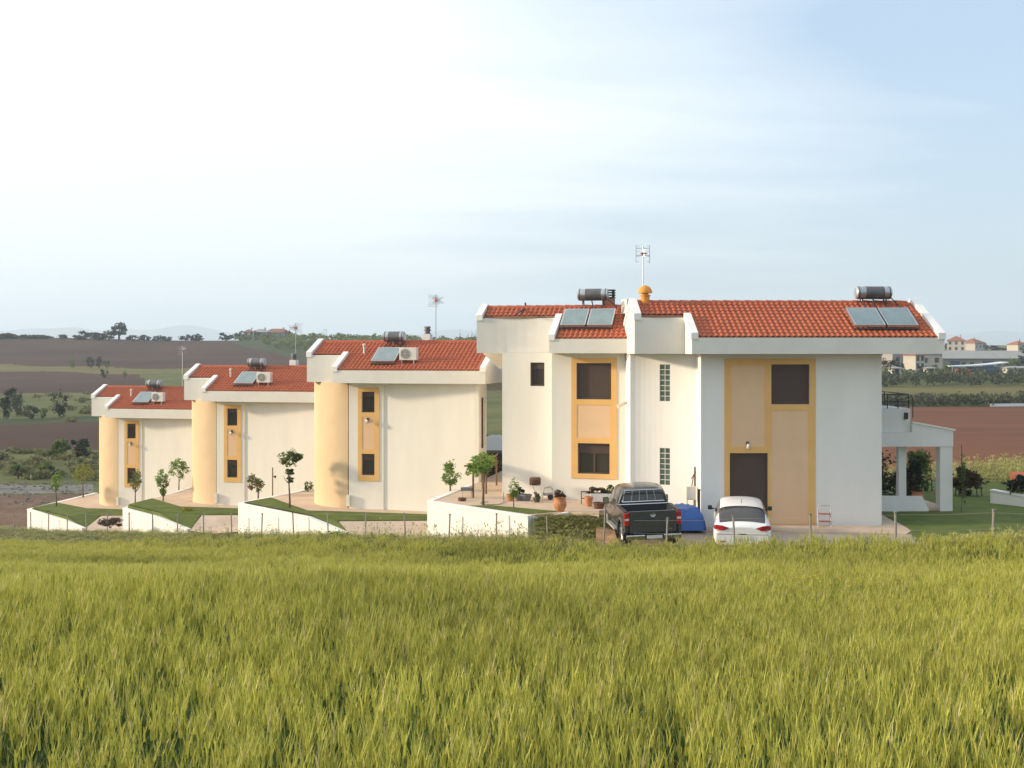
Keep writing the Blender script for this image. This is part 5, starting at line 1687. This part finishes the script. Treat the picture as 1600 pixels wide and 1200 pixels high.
# open shed
t = thing("open_shed", "open shed with white sheet roof and blue and red front", "shed", (wx(1524, 300), 300, gz(wx(1524, 300), 300) - .2), R(-3))
b = MB()
for i in range(8):
    xa, xb = -7 + 14 * i / 8, -7 + 14 * (i + 1) / 8
    f = lambda x: 2.0 + 0.0016 * (x + 7) ** 2 * 3
    b.hexa([(xa, -3, f(xa)), (xb, -3, f(xb)), (xb, 3, f(xb)), (xa, 3, f(xa)), (xa, -3, f(xa) + .25), (xb, -3, f(xb) + .25), (xb, 3, f(xb) + .25), (xa, 3, f(xa) + .25)])
b.build("roof", M['far_whiteroof'], t)
b = MB(); b.box(-1.5, -2.6, 0, 5.5, 2.6, 1.95); b.build("wall", M['far_blue'], t)
b = MB(); b.box(-4.2, -2.7, 0, -1.55, 2.5, 1.5); b.build("red_crate_stack", M['far_red'], t)
for xx in (-6.5, 6.6):
    b = MB(); b.box(xx, -2.8, 0, xx + .2, -2.6, 2.0); b.build("post", M['galv'], t)
for i, (px, D, w_, lab) in enumerate(((1398, 285, 2.2, "small white hut at the foot of the dark trees"), (1452, 285, 1.8, "tiny white hut left of the open shed"), (1592, 290, 7, "pale low barn at the far right beyond the grove"))):
    far_house("hut", lab, "hut", wx(px, D), D, w_, 2.4, 1.8, R(5), M['far_white'], M['far_tin'], 1, 1, .2, chim=False)
# white strip (greenhouse film) edge across the red soil
b = MB(); b.box(0, 0, 0, 12, .25, .35)
tag(b.build("irrigation_pipe", M['far_whiteroof'], loc=(wx(1548, 150), 150, gz(wx(1548, 150), 150) + .02), rot=(0, R(-.5), 0)), "white pipe lying along the far edge of the red soil", "pipe")
# pylon on the skyline
t = thing("pylon", "thin lattice pylon on the skyline left of the tiled roof", "pylon", (wx(508, 640), 640, gz(wx(508, 640), 640)))
b = MB()
for sx in (-.8, .8): b.tube([(sx, 0, -.5), (sx * .8, 0, 6)], .07, 4)
for q in range(5): b.tube([(-.8, 0, q * 1.2), (.8, 0, q * 1.2 + 1.2)], .05, 4)
b.build("lattice", M['galv'], t)
b = MB(); b.tube([(-1.6, 0, 5.2), (1.6, 0, 5.2)], .07, 4); b.build("cross_arm", M['galv'], t)

FAR = {}


def far_tree(px, py_top, D, wpx, label, group, m='leaf_dark', n=420, seed=0, trunk=True, z=None, shape=0.8):
    x = wx(px, D); zz = gz(x, D)
    zt_ = EYE - (py_top - 545) * D / F
    h = max(1.2, zt_ - zz)
    w = wpx * D / F / 2
    tr = h * (0.35 if trunk else 0.02)
    t = thing("tree", label, "tree", (x, D, zz), 0, group)
    b = MB(); b.tube([(0, 0, -.4), (0, 0, tr), (0.05 * w, 0, h * .7)], [w * .10, w * .08, w * .03], 6)
    for a in (0.4, 2.5, 4.6):
        b.tube([(0, 0, tr * .9), (w * .5 * math.cos(a), w * .5 * math.sin(a), h * .62)], [w * .06, w * .02], 5)
    b.build("trunk", M['bark'], t)
    rz_ = (h - tr) / 2
    put("crown", crown_mesh("crown", (w, w, rz_ * 1.08), n, max(0.16 * w, 0.12), seed, M[m], 13), t, (0, 0, tr + rz_))
    return t


gs = "dark trees along the left skyline"
sk = [(3, 522, 32, "dark tree mass at the left end of the skyline"), (28, 525, 20, "low skyline tree next to the leftmost one"), (52, 523, 24, "skyline tree left of the dip on the brown hill"), (70, 524, 18, "small skyline tree in the middle of the left row"), (97, 523, 14, "lone small umbrella shaped skyline tree"),
      (124, 526, 14, "low skyline bush before the twin trees"), (131, 518, 22, "left one of twin skyline trees beside the big pine"), (152, 519, 22, "right one of twin skyline trees beside the big pine"), (170, 516, 16, "slim skyline tree leaning on the big pine"), (186, 507, 27, "big round pine, tallest on the left skyline"), (206, 525, 16, "low bush just right of the big pine"),
      (226, 522, 16, "skyline tree above the lowest roof's left end"), (247, 524, 14, "first of a pair of squat skyline trees over the lowest roof"), (259, 524, 14, "second of a pair of squat skyline trees over the lowest roof"), (290, 522, 16, "skyline tree over the middle roof's left coping"), (308, 522, 17, "squat skyline tree over the middle roof"), (353, 519, 17, "skyline tree left of the white farmhouse"), (375, 516, 15, "skyline tree touching the white farmhouse")]
for i, (px, pt, w_, lab) in enumerate(sk):
    far_tree(px, pt, 556 if px < 260 else 575, w_ * 1.4, lab, gs, 'leaf_dark', 420 if w_ > 16 else 260, 100 + i, trunk=px == 186)
for i, (px, pt, w_, lab) in enumerate([(400, 517, 16, "dark tree between the hilltop houses"), (420, 518, 14, "tree in front of the hilltop's wide low house"), (450, 516, 16, "tree right of the hilltop's wide low house"), (470, 521, 18, "tree at the end of the hilltop houses"), (562, 527, 16, "small tree on the skyline over the tiled roof"), (640, 528, 14, "low tree on the skyline left of the chimney")]):
    far_tree(px, pt, 605 + i, w_, lab, gs, 'leaf_dark', 300, 140 + i, trunk=False)
gm = "bushes on the brown slope at left"
for i, (px, pt, D, w_, lab, mm) in enumerate([(112, 554, 382, 13, "single dark bush above the pale grass strip", 'leaf_mid'), (141, 557, 382, 16, "first dark bush of the row on the pale grass strip", 'leaf_dark'), (155, 557, 382, 13, "second dark bush of the row on the pale grass strip", 'leaf_dark'), (166, 559, 382, 12, "pale end bush of the row on the pale grass strip", 'leaf_mid'), (163, 573, 320, 13, "lone bush on the ploughed field below the pale strip", 'leaf_dark'), (195, 578, 320, 7, "tiny bush near the lowest roof's ridge", 'leaf_mid'),
                                       (93, 611, 188, 24, "big round dark tree on the green slope", 'leaf_dark'), (6, 622, 186, 22, "dark tree cut by the left edge", 'leaf_dark'), (27, 612, 190, 22, "pale green willow-like tree at left", 'leaf_olive'), (47, 634, 184, 24, "low pale green bush left of the big round tree", 'leaf_olive'), (66, 637, 184, 18, "low bush touching the big round tree", 'leaf_mid'), (20, 604, 215, 26, "dark bush behind the willow-like tree", 'leaf_dark'),
                                       (96, 688, 130, 40, "wide low bush at the edge of the brown field", 'leaf_mid'), (125, 684, 128, 34, "dark low bush left of the lowest house", 'leaf_dark'), (28, 738, 108, 26, "dark scrub patch at left above the gravel", 'leaf_mid'), (72, 732, 110, 34, "scrub bush in the middle of the green patch", 'leaf_mid')]):
    far_tree(px, pt, D, w_, lab, gm, mm, 700 if w_ > 20 else 320, 170 + i, trunk=False)
gr = "trees between the far right buildings"
for i, (px, pt, D, w_, lab, mm) in enumerate([(1388, 558, 300, 22, "dark tree against the big house's right wall", 'leaf_dark'), (1404, 566, 295, 20, "dark round tree left of the cream two storey house", 'leaf_dark'), (1442, 572, 290, 20, "tree in front of the low grey house", 'leaf_dark'), (1460, 566, 300, 20, "tree at the warehouse's left end", 'leaf_mid'), (1478, 570, 296, 20, "second tree along the warehouse front", 'leaf_mid'), (1492, 566, 310, 18, "third tree along the warehouse front", 'leaf_olive'), (1583, 560, 320, 24, "tree at the warehouse's right end", 'leaf_mid'), (1598, 556, 330, 22, "tall tree at the right edge beside the warehouse", 'leaf_dark'), (1564, 572, 300, 14, "reddish tree behind the open shed", 'leaf_red'),
                                       (1482, 536, 590, 14, "tree behind the red roofed white house", 'leaf_dark'), (1540, 536, 600, 12, "dark pointed tree right of the cream hilltop house", 'leaf_dark'), (1553, 540, 600, 16, "low trees trailing off the hilltop", 'leaf_dark'), (1566, 543, 600, 16, "last low tree of the hilltop", 'leaf_dark'), (1599, 540, 500, 10, "tree at the right edge behind the small white house", 'leaf_dark')]):
    far_tree(px, pt, D, w_, lab, gr, mm, 480, 210 + i, trunk=False)
# row of cypress-like tops behind the nearest stepped roof, right of its aerial
for i in range(6):
    far_tree(718 + i * 5, 518 + (i % 3), 300, 5.5, "%s slender dark tree in the row of six behind the tiled ridge" % ("leftmost", "second", "third", "fourth", "fifth", "rightmost")[i], "row of slender trees behind the ridge", 'leaf_dark', 160, 240 + i)
# low roof under that row
far_house("house", "low red roofed house below the row of slender trees", "house", wx(735, 250), 250, 6, 5, 3.4, 0, M['far_white'], M['far_roof'], 2, 1)


def grove(name, label, spots, m, seed):
    """Far groves nobody would count: one object of leaf clumps."""
    r = np.random.default_rng(seed)
    Vs = []
    for x, y, w, h in spots:
        n = 46
        d = r.normal(size=(n, 3)); d /= np.linalg.norm(d, axis=1)[:, None]
        p = d * r.random((n, 1)) ** .4 * np.array([w, w, h / 2]) + np.array([x, y, gz(x, y) + h * .55])
        a = r.normal(size=(n, 3)); a /= np.linalg.norm(a, axis=1)[:, None]
        b = np.cross(a, r.normal(size=(n, 3))); b /= np.linalg.norm(b, axis=1)[:, None]
        s = w * .26
        Vs.append(np.stack([p - a * s, p + b * s * .6, p + a * s, p - b * s * .6], 1).reshape(-1, 3))
    V = np.vstack(Vs); n = len(V) // 4
    me = bpy.data.meshes.new(name)
    me.vertices.add(len(V)); me.vertices.foreach_set("co", V.ravel())
    me.loops.add(4 * n); me.loops.foreach_set("vertex_index", np.arange(4 * n, dtype=np.int32))
    me.polygons.add(n); me.polygons.foreach_set("loop_start", np.arange(0, 4 * n, 4, dtype=np.int32))
    me.materials.append(M[m]); me.update(calc_edges=True)
    return tag(put(name, me), label, name.replace('_', ' '), None, 'stuff')


r_ = random.Random(5)
grove("vineyard", "vine rows between red soil and yellow field", [(x + r_.uniform(-.6, .6), y + r_.uniform(-.6, .6), .9, r_.uniform(1.0, 1.6)) for y in np.arange(151, 166, 3.0) for x in np.arange(38, 92, 1.5)], 'leaf_olive', 1)
grove("olive_grove", "grey-green grove in front of the far buildings", [(x + r_.uniform(-1, 1), y + r_.uniform(-1, 1), r_.uniform(1.2, 1.8), r_.uniform(2.0, 3.0)) for y in np.arange(234, 262, 7.0) for x in np.arange(62, 125, 2.6)], 'leaf_olive', 2)
sp = []
while len(sp) < 420:
    px, D = r_.uniform(310, 790), r_.uniform(390, 610)
    if px < 310 + max(0, min(620 - D, 235)) * 0.85 + 14: continue
    sp.append((wx(px, D), D, r_.uniform(1.6, 2.6), r_.uniform(2.4, 3.6)))
grove("olive_orchard", "olive orchard covering the hillside behind the middle roofs", sp, 'leaf_mid', 3)
sp = [(r_.uniform(-75, -28), r_.uniform(106, 134), r_.uniform(.5, 1.1), r_.uniform(.3, .8)) for _ in range(200)]
grove("scrub", "green scrub beyond the gravel patch", sp, 'leaf_scrub', 4)
sp = [(r_.uniform(-100, -30), r_.uniform(177, 258), r_.uniform(.8, 1.6), r_.uniform(.5, 1.1)) for _ in range(70)]
grove("scrub", "rough scrub on the slope around the big round tree", sp, 'leaf_scrub', 6)
sp = [(r_.uniform(-6, 4), r_.uniform(88, 110), r_.uniform(.8, 1.6), r_.uniform(1.0, 2.2)) for _ in range(90)]
grove("scrub", "bushes seen through the gap between the houses", sp, 'leaf_mid', 8)
# gap between the nearest stepped house and the double house
far_house("outbuilding", "low pinkish outbuilding seen in the gap between the houses", "outbuilding", wx(775, 72), 72, 3.4, 3.0, 2.0, 0, M['far_white'], M['far_tin'], 1, 1, .25, z=-1.6, chim=False)
hedge("brown-green hedge in the gap behind the pergola", wx(772, 64), 64, -1.3, (0.9, 0.6, 0.9), M['leaf_red'], 1200, 56)

# stones and rubble on the gravel patch
r_ = random.Random(9)
mb = MB()
for i in range(420):
    x, y = r_.uniform(-47, -27), r_.uniform(88, 104); z = gz(x, y); s = r_.uniform(.05, .15)
    q = [(x + s * r_.uniform(.6, 1) * math.cos(a), y + s * r_.uniform(.6, 1) * math.sin(a)) for a in (0, 1.3, 2.5, 3.8, 5.1)]
    mb.prism(q, z - .05, z + s * r_.uniform(.5, .9))
tag(mb.build("rubble", M['gravel']), "grey rubble strewn over the gravel patch", "rubble", None, 'stuff')

# ------------------------------------------------------------------ wheat and weeds (instanced tufts)
def tuft(name, n, rad, hmin, hmax, seed, kind, m):
    r = np.random.default_rng(seed)
    V, Fc, C = [], [], []

    def blade(p, d, h, w, c0, c1, bend, segs=3):
        side = np.array([-d[1], d[0], 0.0]); base = len(V)
        for i in range(segs + 1):
            t = i / segs
            q = p + d * bend * t * t + np.array([0, 0, h * (t - 0.12 * bend / max(h, .1) * t * t)])
            ww = w * (1 - t ** 2 * .85)
            V.append(q - side * ww / 2); V.append(q + side * ww / 2)
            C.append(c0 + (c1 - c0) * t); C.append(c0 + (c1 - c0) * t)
        for i in range(segs):
            a = base + 2 * i
            Fc.append((a, a + 1, a + 3, a + 2))
        return V[-1]
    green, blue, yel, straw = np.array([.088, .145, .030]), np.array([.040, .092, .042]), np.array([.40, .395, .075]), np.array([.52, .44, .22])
    for i in range(n):
        a = r.random() * 6.283; rr = rad * math.sqrt(r.random())
        p = np.array([rr * math.cos(a), rr * math.sin(a), -0.03])
        h = r.uniform(hmin, hmax)
        th = r.random() * 6.283; d = np.array([math.cos(th), math.sin(th), 0])
        dry = r.random() < (0.08 if kind == 'wheat' else .32)
        if kind == 'wheat':
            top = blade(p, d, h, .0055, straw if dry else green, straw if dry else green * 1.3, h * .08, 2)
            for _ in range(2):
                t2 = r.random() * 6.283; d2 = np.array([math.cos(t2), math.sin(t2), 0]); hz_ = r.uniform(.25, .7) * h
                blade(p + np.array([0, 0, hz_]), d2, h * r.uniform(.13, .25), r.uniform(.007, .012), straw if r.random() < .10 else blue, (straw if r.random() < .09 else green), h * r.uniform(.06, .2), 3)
            if r.random() < .62:
                # ear with awns
                eh = r.uniform(.07, .10); cc = straw * 1.05 if dry else yel * r.uniform(.8, 1.15)
                q = p + d * h * .08 + np.array([0, 0, h * .98])
                d3 = np.array([-d[1], d[0], 0])
                for dd in (d, d3): blade(q, dd, eh, .0115, cc, cc * 1.1, .012, 2)
                for k in range(3):
                    t3 = r.random() * 6.283; dd = np.array([math.cos(t3), math.sin(t3), 0])
                    blade(q + np.array([0, 0, eh * .5]), dd, eh * 1.2, .0038, cc, cc * 1.25, .035, 1)
        else:
            c0 = straw * .8 if dry else green * r.uniform(1.2, 1.9)
            blade(p, d, h, .010, c0, (straw if r.random() < .4 else yel), h * r.uniform(.1, .4), 3)
            for _ in range(2):
                t2 = r.random() * 6.283; d2 = np.array([math.cos(t2), math.sin(t2), 0])
                blade(p + np.array([0, 0, h * r.uniform(.1, .6)]), d2, h * .2, .018, green, green * 1.3, h * .2, 2)
            if r.random() < .5:
                q = p + d * h * .22 + np.array([0, 0, h * .9])
                for k in range(4):
                    t3 = r.random() * 6.283; dd = np.array([math.cos(t3), math.sin(t3), 0])
                    blade(q, dd, h * .12, .022, yel, straw * .8, h * .08, 1)
    me = bpy.data.meshes.new(name)
    me.from_pydata([tuple(v) for v in V], [], Fc)
    at = me.color_attributes.new("tint", 'FLOAT_COLOR', 'POINT')
    at.data.foreach_set("color", np.hstack([np.clip(np.array(C), 0, 1), np.ones((len(C), 1))]).astype(np.float32).ravel())
    me.materials.append(m)
    return bpy.data.objects.new(name, me)


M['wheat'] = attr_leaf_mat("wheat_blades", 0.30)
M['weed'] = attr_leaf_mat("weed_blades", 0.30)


def scatter(name, label, cat, pts, scl, tufts):
    """One object: points carrying scale, turn and tuft number; geometry nodes set the tufts on them."""
    col = bpy.data.collections.new(name + "_tufts")
    for t in tufts: col.objects.link(t)
    n = len(pts)
    me = bpy.data.meshes.new(name)
    me.vertices.add(n); me.vertices.foreach_set("co", np.asarray(pts, np.float32).ravel())
    r = np.random.default_rng(n)
    a = me.attributes.new("turn", 'FLOAT_VECTOR', 'POINT')
    rot = np.stack([r.normal(0, .03, n), r.normal(0, .03, n) + .015, r.random(n) * 6.283], 1)
    a.data.foreach_set("vector", rot.astype(np.float32).ravel())
    a = me.attributes.new("size", 'FLOAT_VECTOR', 'POINT'); a.data.foreach_set("vector", np.asarray(scl, np.float32).ravel())
    a = me.attributes.new("which", 'INT', 'POINT'); a.data.foreach_set("value", r.integers(0, len(tufts), n).astype(np.int32))
    o = put(name, me)
    ng = bpy.data.node_groups.new(name, 'GeometryNodeTree')
    ng.interface.new_socket("Geometry", in_out='INPUT', socket_type='NodeSocketGeometry')
    ng.interface.new_socket("Geometry", in_out='OUTPUT', socket_type='NodeSocketGeometry')
    N, L = ng.nodes, ng.links
    gi, go = N.new("NodeGroupInput"), N.new("NodeGroupOutput")
    ci = N.new("GeometryNodeCollectionInfo"); ci.inputs["Collection"].default_value = col
    ci.inputs["Separate Children"].default_value = True; ci.inputs["Reset Children"].default_value = True
    ip = N.new("GeometryNodeInstanceOnPoints"); ip.inputs["Pick Instance"].default_value = True

    def na(nm, ty):
        q = N.new("GeometryNodeInputNamedAttribute"); q.data_type = ty; q.inputs["Name"].default_value = nm
        return q.outputs["Attribute"]
    L.new(gi.outputs[0], ip.inputs["Points"]); L.new(ci.outputs[0], ip.inputs["Instance"])
    L.new(na("which", 'INT'), ip.inputs["Instance Index"]); L.new(na("turn", 'FLOAT_VECTOR'), ip.inputs["Rotation"]); L.new(na("size", 'FLOAT_VECTOR'), ip.inputs["Scale"])
    L.new(ip.outputs[0], go.inputs[0])
    md = o.modifiers.new("tufts", 'NODES'); md.node_group = ng
    return tag(o, label, cat, None, 'stuff')


def in_view(x, y, m):
    return np.abs(x) < 0.43 * y + m


# wheat: dense near, wider tufts farther off
P_, S_ = [], []
for d0, d1, dens, sx, sz in ((2.6, 6.5, 33, 1.15, 0.95), (6.5, 9, 40, 1.1, 0.98), (9, 16, 50, 1.1, 1.0), (16, 28, 34, 1.35, 1.0), (28, 48, 20, 1.75, 1.0), (48, 80, 11, 2.3, 1.0)):
    area = (0.86 * (d0 + d1) / 2 + 13) * (d1 - d0)
    n = int(area * dens)
    y = rng.uniform(d0, d1, n); x = rng.uniform(-1, 1, n) * (0.43 * y + 6.5)
    s = FN[0] * x + FN[1] * y - FC; k = ((x - FX) * FU[0] + (y - FY) * FU[1]) / FS
    ok = s < -edge_of_field(k) + rng.normal(0, .25, n)
    x, y = x[ok], y[ok]
    P_.append(np.stack([x, y, hgt(x, y)], 1))
    j = rng.uniform(.82, 1.12, len(x))
    # patches of taller and shorter crop
    pat = 1 + .10 * np.sin(.5 * x + .9 * np.sin(.23 * y)) * np.sin(.31 * y + .4)
    S_.append(np.stack([sx * j, sx * j, sz * j * pat], 1))
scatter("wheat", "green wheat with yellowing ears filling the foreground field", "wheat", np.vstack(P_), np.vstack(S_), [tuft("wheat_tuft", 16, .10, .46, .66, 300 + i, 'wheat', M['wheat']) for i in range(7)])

# weeds and dry grass along the fence and on the bank
n = 9000
k = rng.uniform(-4, 27, n); off = rng.uniform(-1, 1, n)
e = edge_of_field(k)
s = -e * rng.random(n) + rng.exponential(.35, n) * (rng.random(n) < .5)
x = FX - 1.7715 * k + FN[0] * s; y = FY + 1.872 * k + FN[1] * s
hs = np.interp(k, [-4, -.5, 0.4, 1.1, 4.5, 6, 8, 11, 14, 20, 27], [.72, .66, .42, .22, .22, .38, .36, .30, .26, .22, .20]) * rng.uniform(.5, 1.25, n)
hs = hs * np.where((rng.random(n) < .07) & (k > 4.6) & (k < 16), 2.3, 1.0)
keep = rng.random(n) < np.interp(k, [-4, 6, 10, 27], [1, 1, .6, .45])
x, y, hs = x[keep], y[keep], hs[keep]
sx = rng.uniform(.8, 1.5, len(x))
pw = np.stack([x, y, hgt(x, y)], 1); sw = np.stack([sx, sx, hs], 1)
# bank grass
n = 900
bx = rng.uniform(.8, 3.3, n); by = rng.uniform(40.6, 43.0, n)
bz = np.array([max(gz(a, b), min(.33, -.35 + .28 * (b - 40.4))) for a, b in zip(bx, by)])
pw = np.vstack([pw, np.stack([bx, by, bz], 1)]); sw = np.vstack([sw, np.stack([np.full(n, .8), np.full(n, .8), rng.uniform(.05, .15, n)], 1)])
scatter("weeds", "tall seeding weeds and dry grass along the wire fence", "weeds", pw, sw, [tuft("weed_tuft", 12, .16, .5, 1.0, 400 + i, 'weed', M['weed']) for i in range(6)])
n = 1500
tx_, ty_ = rng.uniform(13.5, 31, n), rng.uniform(57.5, 66, n)
scatter("tall_weeds", "pale tall weeds between shaded garden and red soil", "weeds", np.stack([tx_, ty_, hgt(tx_, ty_)], 1), np.stack([np.full(n, 2.2), np.full(n, 2.2), rng.uniform(.45, 1.15, n)], 1), [tuft("tall_weed_tuft", 12, .16, .5, 1.0, 420 + i, 'weed', M['weed']) for i in range(4)])
# yellow flowers in the wheat
mb = MB(); r_ = random.Random(3)
for i in range(70):
    x = r_.gauss(4.55, .55); y = r_.gauss(18.6, .5); z = gz(x, y) + r_.uniform(.62, .74); s = r_.uniform(.012, .024)
    for a in range(3):
        t = a * 2.09 + r_.random()
        mb.face([(x, y, z), (x + s * math.cos(t), y + s * math.sin(t), z + s * .7), (x + s * 1.4 * math.cos(t + .6), y + s * 1.4 * math.sin(t + .6), z + s * .3), (x + s * math.cos(t + 1.2), y + s * math.sin(t + 1.2), z + s * .6)])
tag(mb.build("wildflowers", mat("yellow_petals", (.62, .48, .04), .7)), "patch of small yellow flowers among the wheat", "flowers", None, 'stuff')

# ------------------------------------------------------------------ the air
HZ = bpy.data.materials.new("haze_air"); HZ.use_nodes = True
N, L = HZ.node_tree.nodes, HZ.node_tree.links
N.remove(N["Principled BSDF"])
pv = N.new("ShaderNodeVolumePrincipled")
pv.inputs["Color"].default_value = (.74, .87, 1.0, 1)
pv.inputs["Density"].default_value = 0.00027
pv.inputs["Anisotropy"].default_value = 0.2
L.new(pv.outputs[0], N["Material Output"].inputs["Volume"])
mb = MB(); mb.box(-9000, -7000, -60, 9000, 10600, 330)
tag(mb.build("haze", HZ), "thin evening haze over the fields", "haze", None, 'stuff')
